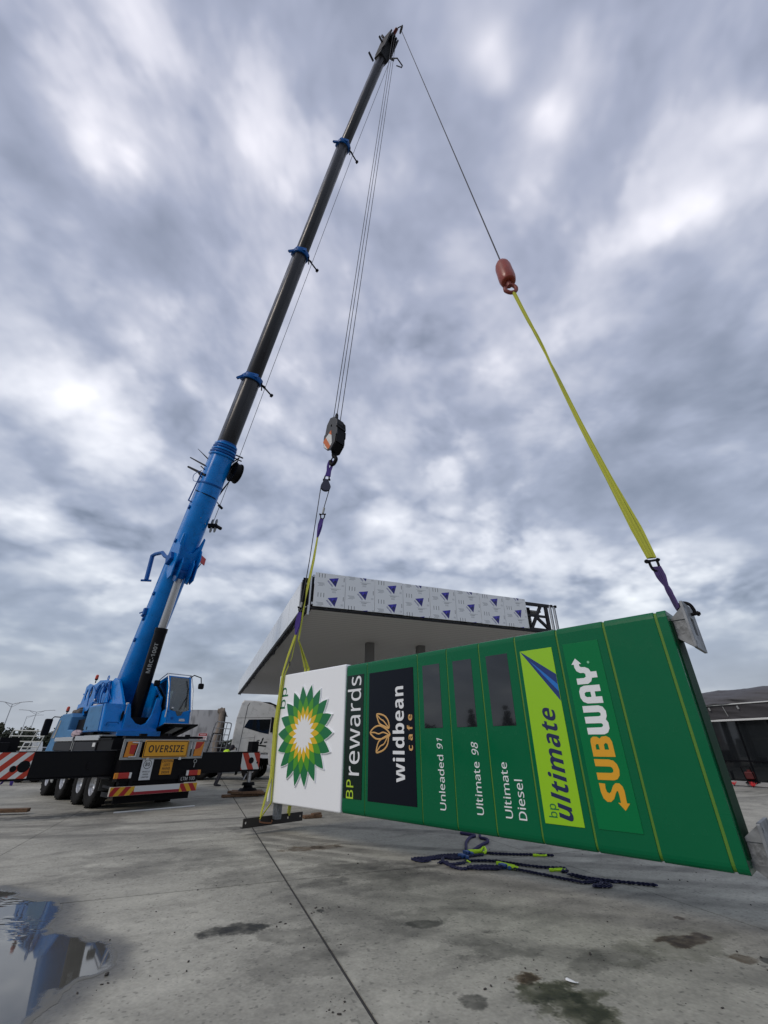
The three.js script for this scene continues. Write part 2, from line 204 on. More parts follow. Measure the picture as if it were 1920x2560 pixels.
// ---------------------------------------------------------------- ground: concrete yard in slabs (U across, V along the joints)
const RT = V(0.9336, 0, -0.3584), BK = V(-0.3584, 0, -0.9336), TURN = 0.36655;
const UV2W = (u, v) => V(RT.x * u + BK.x * v, 0, RT.z * u + BK.z * v);
const W2UV = (x, z) => [x * RT.x + z * RT.z, x * BK.x + z * BK.z];
const TS = 20, TU0 = -10, TV0 = 0; // the concrete texture covers 20 x 20 m
function makeConcrete() {
  const N = 2048, col = new Uint8Array(N * N * 4), rgh = new Uint8Array(N * N * 4), bmp = new Uint8Array(N * N * 4);
  const blob = (x, z, r, s, tint, sq = 1, a = 0, soft = 0.35) => { const [u, v] = W2UV(x, z); return { u, v, r, s, tint, sq, ca: Math.cos(a), sa: Math.sin(a), soft }; };
  const brown = [1.0, 0.86, 0.7], dark = [1, 1, 0.98], oil = [0.98, 1.0, 0.84];
  const stains = [
    blob(-1.78, -6.10, 0.13, 0.62, dark, 1.6), blob(-1.55, -6.15, 0.16, 0.6, dark, 1.5), blob(-1.40, -6.2, 0.07, 0.5, dark),
    blob(3.12, -5.88, 0.11, 0.62, brown, 2.3, 0.25), blob(2.88, -5.9, 0.05, 0.5, brown, 3.2, 0.1), blob(2.9, -5.75, 0.3, 0.15, oil, 2.2),
    blob(1.34, -4.86, 0.17, 0.52, oil, 1.5, -0.3), blob(1.46, -4.66, 0.24, 0.42, oil, 0.9), blob(1.2, -5.08, 0.10, 0.6, brown, 1.6), blob(1.62, -4.8, 0.09, 0.45, oil, 2), blob(1.45, -4.45, 0.25, 0.4, oil),
    blob(-1.47, -10.23, 0.22, 0.35, brown, 2.2), blob(-1.17, -10.31, 0.14, 0.3, brown, 2), blob(0.68, -4.69, 0.09, 0.45, dark), blob(0.44, -6.29, 0.11, 0.45, dark, 1.6), blob(-0.77, -6.75, 0.05, 0.6, dark),
    blob(1.11, -5.56, 0.18, 0.22, dark, 2), blob(0.9, -5.9, 0.14, 0.2, dark, 2.4), blob(1.9, -5.4, 0.14, 0.2, dark, 2.2, 0.3), blob(2.2, -5.5, 0.2, 0.15, dark, 2), blob(0.5, -6.6, 0.22, 0.18, dark, 2),
    blob(-0.1, -8.5, 0.5, 0.18, dark, 1.6), blob(0.3, -8.0, 0.45, 0.16, dark, 1.8, 0.3), blob(-0.6, -8.8, 0.35, 0.18, dark, 2), blob(-0.9, -7.9, 0.2, 0.2, dark, 1.8), blob(-4.6, -9.8, 0.3, 0.15, dark, 3), blob(-3.9, -8.7, 0.5, 0.1, dark, 2),
    blob(-9.4, -14.2, 0.35, 0.4, dark, 5, 0.1), blob(-8.6, -15.2, 0.25, 0.3, dark, 4, 0.1), blob(3.4, -6.5, 0.06, 0.5, brown), blob(3.55, -5.4, 0.06, 0.55, dark), blob(3.35, -5.45, 0.09, 0.35, brown),
    blob(-3.1, -12.4, 0.5, 0.2, dark, 1.3), blob(-2.6, -9.0, 0.3, 0.12, dark, 2), blob(-2.05, -8.2, 0.4, 0.12, dark, 1.5), blob(-0.95, -6.0, 0.25, 0.2, dark, 1.3), blob(-0.8, -5.3, 0.3, 0.15, dark, 1.5),
  ];
  // curving tyre tracks: centre line points (x, z), half width, strength
  const tracks = [[[-2.9, -12.0], [-1.2, -10.9], [1.5, -10.0], [5.0, -9.4], 0.16, 0.16], [[-2.7, -11.2], [-0.9, -10.2], [1.6, -9.3], [5, -8.6], 0.2, 0.15], [[-2.5, -10.6], [-0.8, -9.6], [1.5, -8.6], [5.5, -7.6], 0.14, 0.13], [[-2.3, -9.9], [-0.7, -9.0], [1.4, -8.0], [5, -6.8], 0.22, 0.12], [[-1.6, -8.2], [-0.2, -7.4], [2, -6.6], [5, -5.9], 0.2, 0.10], [[-1.2, -7.2], [0.2, -6.2], [2.2, -5.4], [5, -4.6], 0.22, 0.10], [[-3.2, -13.4], [-1, -12.6], [2, -11.8], [6, -11.4], 0.2, 0.14], [[-12, -12.5], [-9, -12.6], [-6, -13.2], [-3, -14.4], 0.2, 0.14], [[-12, -11.2], [-9, -11.2], [-6, -11.6], [-3, -12.6], 0.2, 0.09]]
    .map(t => { const c = new THREE.CatmullRomCurve3(t.slice(0, 4).map(p => V(p[0], 0, p[1]))); return { p: c.getPoints(24).map(q => W2UV(q.x, q.z)), w: t[4], s: t[5] }; });
  const trk = new Float32Array(512 * 512); // tracks on a coarse grid
  for (let j = 0; j < 512; j++) for (let i = 0; i < 512; i++) {
    const u = TU0 + (i + 0.5) / 512 * TS, v = TV0 + (j + 0.5) / 512 * TS; let s = 0;
    for (const t of tracks) { let dm = 9; for (let k = 0; k + 1 < t.p.length; k++) { const [ax, ay] = t.p[k], [bx_, by] = t.p[k + 1]; const dx = bx_ - ax, dy = by - ay, q = clamp(((u - ax) * dx + (v - ay) * dy) / (dx * dx + dy * dy)); const d = Math.hypot(u - ax - q * dx, v - ay - q * dy); if (d < dm) dm = d; } s += t.s * (1 - sstep(t.w * 0.5, t.w * 1.3, dm)); }
    trk[j * 512 + i] = s;
  }
  const wet = PUDDLE.map(p => W2UV(p[0], p[1]));
  for (let j = 0; j < N; j++) for (let i = 0; i < N; i++) {
    const u = TU0 + (i + 0.5) / N * TS, v = TV0 + (j + 0.5) / N * TS, k = (j * N + i) * 4;
    const big = fbm(u * 0.55 + 4, v * 0.55 - 3, 5), mid = fbm(u * 2.3 - 20, v * 2.3 + 8, 4), fine = fbm(u * 14 + 3, v * 14 - 7, 3), grit = vn(u * 70, v * 70), swirl = fbm(u * 0.9 + big * 1.5, v * 5.5 + mid * 0.8, 4);
    let a = 0.605 + 0.085 * big + 0.05 * mid + 0.030 * fine + 0.030 * grit + 0.022 * vn(u * 37 + 5, v * 37 + 9) + 0.035 * swirl;
    a -= 0.06 * sstep(0.10, 0.5, fbm(u * 1.1 + 50 + big, v * 1.1 - 33, 5)); a -= 0.045 * sstep(0.12, 0.5, fbm(u * 0.7 + v * 0.25 + 11, v * 3.2 - u * 0.6 + big * 2.5 + 90, 5)); a += 0.05 * sstep(0.2, 0.5, fbm(u * 0.8 - 9, v * 1.9 + 61, 4));
    if (vn(u * 24 + 9, v * 24) * vn(u * 41 - 3, v * 41 + 8) > 0.36) a -= 0.12;
    a *= 1 - trk[((j >> 2) * 512) + (i >> 2)] * (1.15 + 1.1 * mid + 0.6 * Math.sin(v * 13 + big * 9) * (mid + 0.5));
    let r = a * 1.005, g = a * 0.99, b = a * 0.915, ro = 0.82 + 0.1 * big;
    for (const s of stains) {
      let du = u - s.u, dv = v - s.v; if (Math.abs(du) > 1.4 || Math.abs(dv) > 1.4) continue;
      const x = (du * s.ca + dv * s.sa) / s.sq, y = -du * s.sa + dv * s.ca, d = Math.hypot(x, y) / s.r + 0.85 * fbm(u * 6 + s.u * 9, v * 6, 5) + 0.15 * grit;
      const m = s.s * (1 - sstep(1 - s.soft * 0.7, 1 + s.soft * 0.7, d)) * clamp(0.98 + 0.75 * fbm(u * 11 + 5, v * 11 + s.r * 40, 4) + 0.15 * grit, 0, 1.25); if (m > 0) { r *= 1 - m * (1.0 / s.tint[0]) * 0.9; g *= 1 - m * (2 - s.tint[1]) * 0.9; b *= 1 - m * (2 - s.tint[2]) * 0.9; ro -= 0.15 * m; }
    }
    // dirt gathered at the main joint and damp rim round the puddle
    const dj = Math.abs(u - 1.53); if (v < 14.2) { const e = (1 - sstep(0, 0.25, dj)) * (0.35 + 0.5 * fbm(u * 6, v * 3 + 70, 3)); const q = 1 - 0.22 * Math.max(0, e); r *= q; g *= q; b *= q; if (u > 1.53 && dj < 0.35 && dj > 0.02) { const l = 0.06 * (1 - sstep(0.05, 0.3, dj)) * (0.5 + mid); r += l; g += l * 0.98; b += l * 0.9; } }
    if (u < 0.6 && v < 9.2 && u > -6 && v > 1.6) { let dm = 9, inside = false; for (let n = 0, m = wet.length - 1; n < wet.length; m = n++) { const [ax, ay] = wet[m], [cx, cy] = wet[n]; const dx = cx - ax, dy = cy - ay, q = clamp(((u - ax) * dx + (v - ay) * dy) / (dx * dx + dy * dy + 1e-6)); const d = Math.hypot(u - ax - q * dx, v - ay - q * dy); if (d < dm) dm = d; if ((ay > v) !== (cy > v) && u < (cx - ax) * (v - ay) / (cy - ay) + ax) inside = !inside; }
      const w = inside ? 1 : 1 - sstep(0.03, 0.30 + 0.25 * mid + 0.15 * big, dm); const q = 1 - 0.34 * w; r *= q; g *= q; b *= q; ro -= 0.45 * w; }
    col[k] = clamp(r) * 255; col[k + 1] = clamp(g) * 255; col[k + 2] = clamp(b) * 255; col[k + 3] = 255;
    const q = clamp(ro) * 255; rgh[k] = rgh[k + 1] = rgh[k + 2] = q; rgh[k + 3] = 255;
    const h = clamp(0.5 + 0.25 * fine + 0.2 * grit + 0.2 * mid) * 255; bmp[k] = bmp[k + 1] = bmp[k + 2] = h; bmp[k + 3] = 255;
  }
  const mk = (d, srgb) => { const t = new THREE.DataTexture(d, N, N); t.wrapS = t.wrapT = THREE.RepeatWrapping; t.magFilter = THREE.LinearFilter; t.minFilter = THREE.LinearMipmapLinearFilter; t.generateMipmaps = true; if (srgb) t.colorSpace = THREE.SRGBColorSpace; t.needsUpdate = true; return t; };
  return new THREE.MeshStandardMaterial({ map: mk(col, true), roughnessMap: mk(rgh, false), roughness: 1, bumpMap: mk(bmp, false), bumpScale: 0.004 });
}
const PUDDLE = [[-6.63, -8.31], [-5.89, -7.96], [-5.37, -7.68], [-4.92, -7.39], [-4.54, -7.17], [-4.18, -7.12], [-3.98, -6.87], [-3.78, -6.5], [-3.66, -6.23], [-3.5, -6.05], [-3.25, -5.99], [-3.01, -5.89], [-2.60, -5.66], [-2.46, -5.38], [-2.46, -5.19], [-2.54, -5.06], [-2.55, -4.84], [-2.50, -4.7], [-2.51, -4.5], [-2.52, -4.3], [-2.6, -3.9], [-3.2, -3.2], [-6.5, -3.2]];
const concrete = makeConcrete();
{
  // the far ground: one sheet to the horizon
  const g = new THREE.CircleGeometry(900, 64).rotateX(-Math.PI / 2).translate(0, -0.05, 0);
  const far = new THREE.Mesh(g, mat([0.24, 0.24, 0.225], { roughness: 0.9 })); far.receiveShadow = true; far.name = 'ground'; scene.add(far); tag(far, null, null, null, 'structure');
  const yard = new THREE.Group(); yard.name = 'concrete_yard'; scene.add(yard); tag(yard, 'grey stained concrete yard laid in long slabs', null, null, 'structure');
  const uvWorld = g => { const p = g.attributes.position, uv = g.attributes.uv; for (let i = 0; i < p.count; i++) { const [u, v] = W2UV(p.getX(i), p.getZ(i)); uv.setXY(i, (u - TU0) / TS, (v - TV0) / TS); } return g; };
  const us = [-39, -34.5, -30, -25.5, -21, -16.5, -12, -7.5, -3, 1.53, 6.03, 10.53, 15.03, 19.53, 24], vs = [-12, -4.4, 1.8, 8.0, 14.2, 20.4, 26.6, 32.8, 39];
  const dz = 0.006;
  for (let i = 0; i + 1 < us.length; i++) for (let j = 0; j + 1 < vs.length; j++) {
    if (us[i] >= 1.5 && j === 2) continue; // the newer pour right of the main joint has fewer cross joints
    const v0 = vs[j], v1 = us[i] >= 1.5 && j === 1 ? vs[j + 2] : vs[j + 1], m = 0.012, mu = us[i] === 1.53 ? 0.015 : dz, mr = us[i + 1] === 1.53 ? 0.015 : dz;
    const w = us[i + 1] - us[i] - mu - mr, d = v1 - v0 - 2 * m;
    const b = new THREE.BoxGeometry(w, 0.03, d).rotateY(TURN).translate(...UV2W((us[i] + mu + us[i + 1] - mr) / 2, (v0 + v1) / 2).setY(-0.015).toArray());
    part('concrete_slab', uvWorld(prep(b)), concrete, yard);
  }
  const seal = mat([0.035, 0.034, 0.032], { roughness: 0.9 });
  const js = [];
  for (const u of us.slice(1, -1)) js.push(bx(0.05, 0.012, 51, 0, 0, 0).rotateY(TURN).translate(...UV2W(u, 13.5).setY(u === 1.53 ? -0.014 : -0.010).toArray()));
  for (const v of vs.slice(1, -1)) js.push(bx(63, 0.012, 0.03, 0, 0, 0).rotateY(TURN).translate(...UV2W(-7.5, v).setY(-0.012).toArray()));
  part('joint_sealant', js, seal, yard);
  // shallow water lying on the slab, lower left
  const r = rng(5), pts = []; const cv = new THREE.CatmullRomCurve3(PUDDLE.map(p => V(p[0], 0, p[1])), true, 'catmullrom', 0.35).getPoints(420);
  for (const p of cv) pts.push([p.x + 0.07 * fbm(p.x * 4, p.z * 4, 5, 0.6), -p.z + 0.07 * fbm(p.x * 5 + 40, p.z * 5, 3)]);
  const pg = new THREE.ShapeGeometry(shape(pts)).rotateX(-Math.PI / 2).translate(0, 0.0018, 0);
  { const p = pg.attributes.position, uv = pg.attributes.uv; for (let i = 0; i < p.count; i++) uv.setXY(i, (p.getX(i) + 7) / 5, (p.getZ(i) + 9) / 6); }
  const edge = new Float32Array(512 * 512), PT = pts.filter((_, i) => i % 3 === 0);
  for (let j = 0; j < 512; j++) for (let i = 0; i < 512; i++) { const x = -7 + i / 512 * 5, z = -9 + j / 512 * 6; let d = 9; for (const q of PT) { const e = (q[0] - x) * (q[0] - x) + (-q[1] - z) * (-q[1] - z); if (e < d) d = e; } edge[j * 512 + i] = Math.sqrt(d); }
  const depth = (i, j) => { const x = -7 + i / 512 * 5, z = -9 + j / 512 * 6; return sstep(0.01, 0.09, edge[j * 512 + i] + 0.05 * fbm(x * 4, z * 4, 4)) * sstep(-0.75, -0.40, fbm(x * 2.6 + 8, z * 2.6, 5)); };
  const wr = dataTex(512, 512, (i, j) => { const d = depth(i, j), v = 0.62 - 0.585 * d; return [v, v, v]; }, false), wc = dataTex(512, 512, (i, j) => { const d = depth(i, j), n = 0.02 * fbm(i * 0.05, j * 0.05, 4), v = 0.40 - 0.08 * d + n; return [v * 1.01, v, v * 0.93]; });
  const rip = dataTex(512, 512, (i, j) => { const x = -7 + i / 512 * 5, z = -9 + j / 512 * 6, a = sstep(0.0, 0.5, fbm(x * 1.3, z * 1.3 + 30, 3)) * sstep(-3.4, -4.8, x); const v = 0.5 + 0.5 * a * fbm(x * 9, z * 22, 3); return [v, v, v]; }, false);
  const wat = phys([1, 1, 1], { map: wc, roughnessMap: wr, roughness: 1, ior: 1.55, bumpMap: rip, bumpScale: 0.006 });
  const pud = part('puddle', pg, wat, scene); tag(pud, 'shallow puddle mirroring the sky at the lower left corner', null, null, 'structure');
  // crumbs of grit and dried mud on the slabs
  const gg = new THREE.DodecahedronGeometry(1, 0).scale(1, 0.55, 0.8), n = 420, im = new THREE.InstancedMesh(gg, mat([0.05, 0.045, 0.04], { roughness: 0.95 }), n), M = new THREE.Matrix4(), q = new THREE.Quaternion();
  const cl = [[-0.75, -6.75, 0.12], [-0.33, -4.63, 0.16], [-0.6, -5.9, 0.3], [-1.0, -6.5, 0.5], [3.5, -5.4, 0.2], [-2.1, -5.1, 0.4], [1.2, -5.1, 0.35], [2.1, -5.2, 0.6]];
  for (let i = 0; i < n; i++) { let x, z; if (i < 170) { const c = cl[i % cl.length]; x = c[0] + (r() - 0.5) * 2 * c[2]; z = c[1] + (r() - 0.5) * 2 * c[2]; } else { x = -5 + r() * 10; z = -3.6 - r() * 7; } const s = (0.0022 + Math.pow(r(), 4) * 0.011) * (i < 12 ? 1.8 : 1); q.setFromAxisAngle(V(0, 1, 0), r() * 6); M.compose(V(x, s * 0.4, z), q, V(s * (1 + r()), s, s)); im.setMatrixAt(i, M); }
  im.name = 'mud_crumbs'; im.castShadow = true; scene.add(im); tag(im, 'scattered crumbs of dried mud and grit on the concrete', 'grit', null, 'stuff');
}

// ---------------------------------------------------------------- petrol station canopy behind the sign
{
  const t = thing('station_canopy', 'unfinished petrol station canopy with film covered fascia panels and a bare truss end', 'canopy', [-2.5125, 0, -14.5], TURN);
  const printed = (off, faint) => canvasTex(460, 500, (c, w, h) => {
    c.fillStyle = '#d5d9dc'; c.fillRect(0, 0, w, h); const P = 290;
    for (let k = -1; k < 3; k++) { const y = off + k * P; if (faint) { c.fillStyle = 'rgba(70,75,90,.45)'; for (let q = 0; q < 3; q++) c.fillRect(70 + q * 40, y + 40, 7, 60); c.fillRect(430, y + 90, 7, 60); continue; }
      c.fillStyle = '#1d2226'; for (let q = 0; q < 3; q++) c.fillRect(58 + q * 42, y + 10, 7, 62); c.fillRect(432, y + 40, 7, 62);
      c.fillStyle = 'rgba(60,66,72,.6)'; for (let q = 0; q < 4; q++) c.fillRect(40 + (q * 13) % 30, y + 150 + q * 14, 100 - q * 8, 5);
      c.fillStyle = 'rgba(60,66,72,.45)'; c.fillRect(225, y + 215, 170, 4); c.fillRect(250, y + 225, 110, 4); for (let q = 0; q < 3; q++) c.fillRect(262, y + 258 + q * 10, 60, 4);
      c.fillStyle = 'rgba(30,34,40,.85)'; c.fillRect(248, y + 236, 84, 6); c.fillStyle = 'rgba(60,66,72,.4)'; c.fillRect(400, y + 150, 40, 4); c.fillRect(400, y + 160, 40, 4); c.fillRect(400, y + 170, 40, 4);
      // triangle mark made of facets, with the lettering set along its lower left edge
      const A = [205, y + 78], B = [352, y + 50], C = [312, y + 192]; const mix = (p, q, f) => [p[0] + (q[0] - p[0]) * f, p[1] + (q[1] - p[1]) * f];
      const tri = (col, ...p) => { c.fillStyle = col; c.beginPath(); p.forEach((s, i) => i ? c.lineTo(...s) : c.moveTo(...s)); c.closePath(); c.fill(); };
      tri('#1b1a6e', A, B, C); const AB = mix(A, B, 0.5), BC = mix(B, C, 0.5), CA = mix(C, A, 0.5);
      tri('#4038b4', AB, BC, CA); tri('#2a2590', AB, B, BC); tri('#332d9f', A, AB, mix(CA, AB, 0.5)); tri('#12114f', mix(AB, BC, 0.4), BC, CA);
      c.save(); c.translate(A[0] - 4, A[1] + 12); c.rotate(Math.atan2(C[1] - A[1], C[0] - A[0])); c.fillStyle = '#1b1a6e'; c.font = 'bold 31px sans-serif'; c.fillText('ADOBEL', 4, 30); c.restore(); }
  });
  const film = [0, 145].map(o => mat(0xffffff, { map: printed(o + 0), roughness: 0.3 })), side = mat(0xffffff, { map: printed(40, true), roughness: 0.22 });
  const pw = 1.152, fh = 1.25;
  for (let i = 0; i < 8; i++) { const g = new RoundedBoxGeometry(pw - 0.012, fh, 0.05, 1, 0.006).translate(i * pw + pw / 2, 6.0 + fh / 2 + (i % 3) * 0.004, 0.025 - (i % 2) * 0.004); part('fascia_panel', faceUV(prep(g), i * pw, i * pw + pw, 6.0, 6.0 + fh), film[i % 2], t); }
  function faceUV(g, x0, x1, y0, y1, ax = 'x') { const p = g.attributes.position, u = g.attributes.uv; for (let i = 0; i < p.count; i++) u.setXY(i, ((ax === 'x' ? p.getX(i) : p.getZ(i)) - x0) / (x1 - x0), (p.getY(i) - y0) / (y1 - y0)); return g; }
  for (let i = 0; i < 26; i++) { const z0 = -0.75 - i * 1.15, g = new RoundedBoxGeometry(0.05, 1.15, 1.138, 1, 0.006).translate(-0.325 + (i % 2) * 0.004, 6.0 + 0.575 - 0.06, z0 - 0.575); part('side_fascia_panel', faceUV(prep(g), z0 - 1.15, z0, 5.94, 7.09, 'z'), side, t); }
  // bare corner between the two fascias
  part('corner_frame', [bx(0.30, 1.15, 0.05, -0.17, 6.6, -0.5), bx(0.05, 1.15, 0.5, -0.02, 6.6, -0.3), bx(0.04, 1.2, 0.04, -0.3, 6.55, -0.68)], MT.black, t);
  part('corner_post', [bx(0.05, 1.3, 0.05, -0.12, 6.45, -0.02), bx(0.06, 0.34, 0.06, -0.14, 5.86, -0.02)], MT.alu, t);
  part('corner_bracket', bx(0.08, 0.08, 0.08, -0.02, 6.1, 0.0), MT.alu, t); part('corner_bracket', bx(0.06, 0.06, 0.06, -0.02, 7.1, 0.0), MT.alu, t); part('corner_plate', bx(0.3, 0.06, 0.5, -0.16, 5.93, -0.35), MT.darkSteel, t);
  // soffit in narrow ribbed pans
  const sof = mat([0.58, 0.57, 0.555], { roughness: 0.7, map: dataTex(16, 64, (i, j) => { const e = j < 4 ? 0.72 : j < 7 ? 0.9 : 1; return [e, e, e]; }) });
  const soff = new THREE.BoxGeometry(10.7, 0.05, 30.5).translate(5.1, 5.985, -15.4); { const g = prep(soff), p = g.attributes.position, u = g.attributes.uv; for (let i = 0; i < p.count; i++) u.setXY(i, p.getX(i) / 0.3, p.getZ(i) / 0.3); part('soffit', g, sof, t); }
  part('soffit_edge_trim', [bx(10.6, 0.05, 0.12, 5.1, 5.95, -0.12), bx(0.22, 0.10, 30, -0.2, 5.92, -15.6)], MT.darkSteel, t);
  // torn protective film hanging from the lower edge
  { const r = rng(12), gs = []; for (let i = 0; i < 60; i++) { const z = -0.8 - i * 0.5; gs.push(bx(0.03, 0.05 + r() * 0.10, 0.28 + r() * 0.3, -0.24 + r() * 0.14, 5.87 - r() * 0.04, z, r() * 0.4, 0, r() - 0.5)); } for (let i = 0; i < 22; i++) gs.push(bx(0.2 + r() * 0.4, 0.02 + r() * 0.05, 0.03, 0.3 + i * 0.42, 5.955 - r() * 0.03, -0.03, 0, 0, (r() - 0.5) * 0.2)); part('torn_film', gs, MT.darkSteel, t).userData.kind = 'stuff'; }
  part('roof_deck', bx(10.6, 0.06, 30.3, 5.1, 6.95, -15.6), MT.aluDull, t);
  part('back_fascia', bx(10.8, 1.15, 0.05, 5.1, 6.55, -30.7), MT.aluDull, t);
  part('right_fascia', bx(0.05, 1.15, 29.4, 10.42, 6.55, -15.9), MT.aluDull, t);
  for (const [x, z] of [[3.85, -4.9], [6.4, -4.7], [3.85, -14], [6.4, -14], [3.85, -23], [6.4, -23]]) { part('column', [rb(0.36, 5.96, 0.36, x, 2.98, z, 0.015)], mat([0.16, 0.155, 0.15], { roughness: 0.6 }), t); }
  // exposed steel truss at the right hand end
  const T = (a, b, w = 0.09) => beam([a[0], a[1], -0.1], [b[0], b[1], -0.1], w, w, V(0, 0, 1));
  const tr = sub('end_truss', t); part('top_chord', T([9.2, 7.12], [10.55, 7.12], 0.12), MT.darkSteel, tr); part('bottom_chord', [T([9.2, 6.02], [10.55, 6.02], 0.13)], MT.darkSteel, tr);
  part('middle_rail', T([9.2, 6.62], [10.3, 6.62], 0.09), MT.darkSteel, tr); part('diagonal', T([9.45, 6.05], [10.1, 7.08], 0.11), MT.darkSteel, tr); part('diagonal', T([9.75, 6.6], [10.38, 6.08], 0.10), MT.darkSteel, tr); part('end_post', T([10.38, 6.02], [10.38, 7.1], 0.12), MT.darkSteel, tr);
  part('inner_panel', bx(0.5, 0.42, 0.03, 9.5, 6.85, -0.4), MT.black, t);
  for (const x of [10.56, 10.78]) { part('downpipe', rod([x, 5.6, -0.05], [x, 7.1, -0.05], 0.045), MT.alu, t); part('pipe_bracket', [bx(0.1, 0.1, 0.12, x + 0.09, 7.12, -0.05), rod([x + 0.11, 5.6, -0.12], [x + 0.11, 7.12, -0.12], 0.04)], MT.black, t); }
}

// ---------------------------------------------------------------- the price sign, lying on its side in the slings
const SIGN_P = V(3.6372, 0.57, -5.612), SIGN_TURN = -0.7789;
const SX = V(0.71177, 0, 0.70242), SZ = V(-0.70242, 0, 0.71177);
const signW = (x, y, z) => SIGN_P.clone().addScaledVector(SX, x).addScaledVector(SZ, z).setY(SIGN_P.y + y);
{
  const t = thing('fuel_sign', 'tall green and white fuel price sign lying sideways in the crane slings', 'pylon sign', SIGN_P.toArray(), SIGN_TURN);
  const H = 2.75, TH = 0.6;
  const green = phys([0.0002, 0.118, 0.045], { roughness: 0.33, specularIntensity: 0.5, roughnessMap: roughTex, bumpMap: roughTex, bumpScale: 0.0025 });
  const whiteP = mat([0.86, 0.88, 0.895], { roughness: 0.38 });
  const lime = mat([0.08, 0.205, 0.015], { roughness: 0.6 });
  // module cross section (z, y): rolled front edges top and bottom
  const prof = (ins = 0) => { const r = 0.05, k = 0.088, o = []; const y0 = ins, y1 = H - ins, z0 = -TH + ins, z1 = -ins; for (let i = 0; i <= 4; i++) { const a = i / 4 * Math.PI / 2; o.push([z1 - r + r * Math.sin(a) * 1, y1 - k + k * Math.cos(a)]); } for (let i = 0; i <= 4; i++) { const a = i / 4 * Math.PI / 2; o.push([z1 - r + r * Math.cos(a), y0 + k - k * Math.sin(a)]); } o.push([z0, y0], [z0, y1]); return o; };
  const J = [0.13, 0, -0.68, -1.39, -2.10, -2.80, -3.50, -4.205, -5.625, -6.28];
  const SEAM = [0, 0.017, 0.016, 0.014, 0.012, 0.010, 0.009, 0.008, 0.007, 0.006];
  for (let i = 0; i + 1 < J.length; i++) {
    const a = J[i] - (i ? SEAM[i] : 0), b = J[i + 1] + (i === J.length - 2 ? 0.006 : SEAM[i + 1]);
    part('sign_module', exX(prof(), b, a, 0.007), green, t);
    if (i && i < J.length) part('lime_seam', exX(prof(i < 4 ? 0.012 : 0.009), J[i] - SEAM[i] + 0.001, J[i] + SEAM[i] - 0.001, 0), lime, t);
  }
  // white head with rolled outer edges
  { const r = 0.035, g = new RoundedBoxGeometry(2.67, H + 0.03, TH + 0.03, 4, r).translate(-6.295 - 1.335, H / 2 + 0.012, -TH / 2 + 0.012); part('white_head', g, whiteP, t); }
  // --- sun emblem: white raised body, printed petals
  { const cx = -7.66, cy = 1.40, n = 18;
    const star = (ro, ri, off, bulge, k = 5) => { const o = []; for (let i = 0; i < n; i++) for (const s of [0, 1]) { const a0 = off + (i + s * 0.5) * 2 * Math.PI / n, a1 = a0 + Math.PI / n, r0 = s ? ri : ro, r1 = s ? ro : ri; const p = [r0 * Math.cos(a0), r0 * Math.sin(a0)], q = [r1 * Math.cos(a1), r1 * Math.sin(a1)]; const mx = (p[0] + q[0]) / 2, my = (p[1] + q[1]) / 2; const tx = -my / Math.hypot(mx, my), ty = mx / Math.hypot(mx, my); const dir = s ? -1 : 1; for (let j = 0; j < k; j++) { const f = j / k, b = bulge * 4 * f * (1 - f) * dir * -1; o.push([cx + lerp(p[0], q[0], f) - tx * b, cy + lerp(p[1], q[1], f) - ty * b]); } } return o; };
    const e = sub('sun_emblem', t), step = Math.PI / n;
    part('emblem_body', exZ(star(1.075, 0.80, 0, 0.012), 0.012, 0.060, 0.004), whiteP, e);
    const L = [[1.045, 0.775, 0, [0.0015, 0.155, 0.045], 0.014], [0.79, 0.575, step, [0.065, 0.30, 0.008], 0.014], [0.585, 0.405, 0, [0.72, 0.46, 0.008], 0.011], [0.415, 0.265, step, [0.80, 0.81, 0.81], 0.006]];
    const nm = ['outer_petals', 'middle_petals', 'inner_petals', 'white_centre'];
    L.forEach((l, i) => part(nm[i], exZ(star(l[0], l[1], l[2], l[4]), 0.059 + i * 0.0025, 0.0625 + i * 0.0025, 0), mat(l[3], { roughness: 0.35 }), e)); }
  // --- panels let into the modules
  const panel = (name, x0, x1, y0, y1, m, z = 0.006) => part(name, new RoundedBoxGeometry(x1 - x0, y1 - y0, 0.012, 1, 0.003).translate((x0 + x1) / 2, (y0 + y1) / 2, z - 0.004), m, t);
  const blackPanel = phys([0.004, 0.006, 0.012], { roughness: 0.3, specularIntensity: 0.35 });
  panel('rewards_panel', -6.25, -5.71, 0.255, 2.515, phys([0.003, 0.014, 0.009], { roughness: 0.16, specularIntensity: 0.6 }));
  panel('cafe_panel', -5.54, -4.315, 0.25, 2.505, blackPanel);
  const screenM = phys([0.010, 0.011, 0.013], { roughness: 0.05, ior: 1.6, clearcoat: 0.6 });
  for (const [a, b] of [[-4.08, -3.672], [-3.37, -2.97], [-2.672, -2.262]]) panel('price_screen', a, b, 1.433, 2.497, screenM, 0.003);
  panel('lime_panel', -2.026, -1.493, 0.244, 2.49, phys([0.285, 0.56, 0.010], { roughness: 0.3 }));
  panel('brand_panel', -1.318, -0.801, 0.251, 2.5, phys([0.0005, 0.165, 0.050], { roughness: 0.3, specularIntensity: 0.4 }));
  // --- lettering: runs up the sign, tops of the letters to the left
  const letters = (name, str, font, xb, h, y0, y1, m, o = {}) => part(name, text(str, font, y1 - y0, h, 0.004, o.shear || 0, o.track || 0).rotateZ(Math.PI / 2).translate(xb, y0, o.z || 0.008), m, t);
  const wl = mat([0.76, 0.78, 0.79], { roughness: 0.4 }), gold = mat([0.62, 0.36, 0.12], { roughness: 0.45 }), navy = mat([0.006, 0.012, 0.075], { roughness: 0.4 }), limeL = mat([0.42, 0.62, 0.03], { roughness: 0.4 }), dkGreen = mat([0.002, 0.14, 0.05], { roughness: 0.4 });
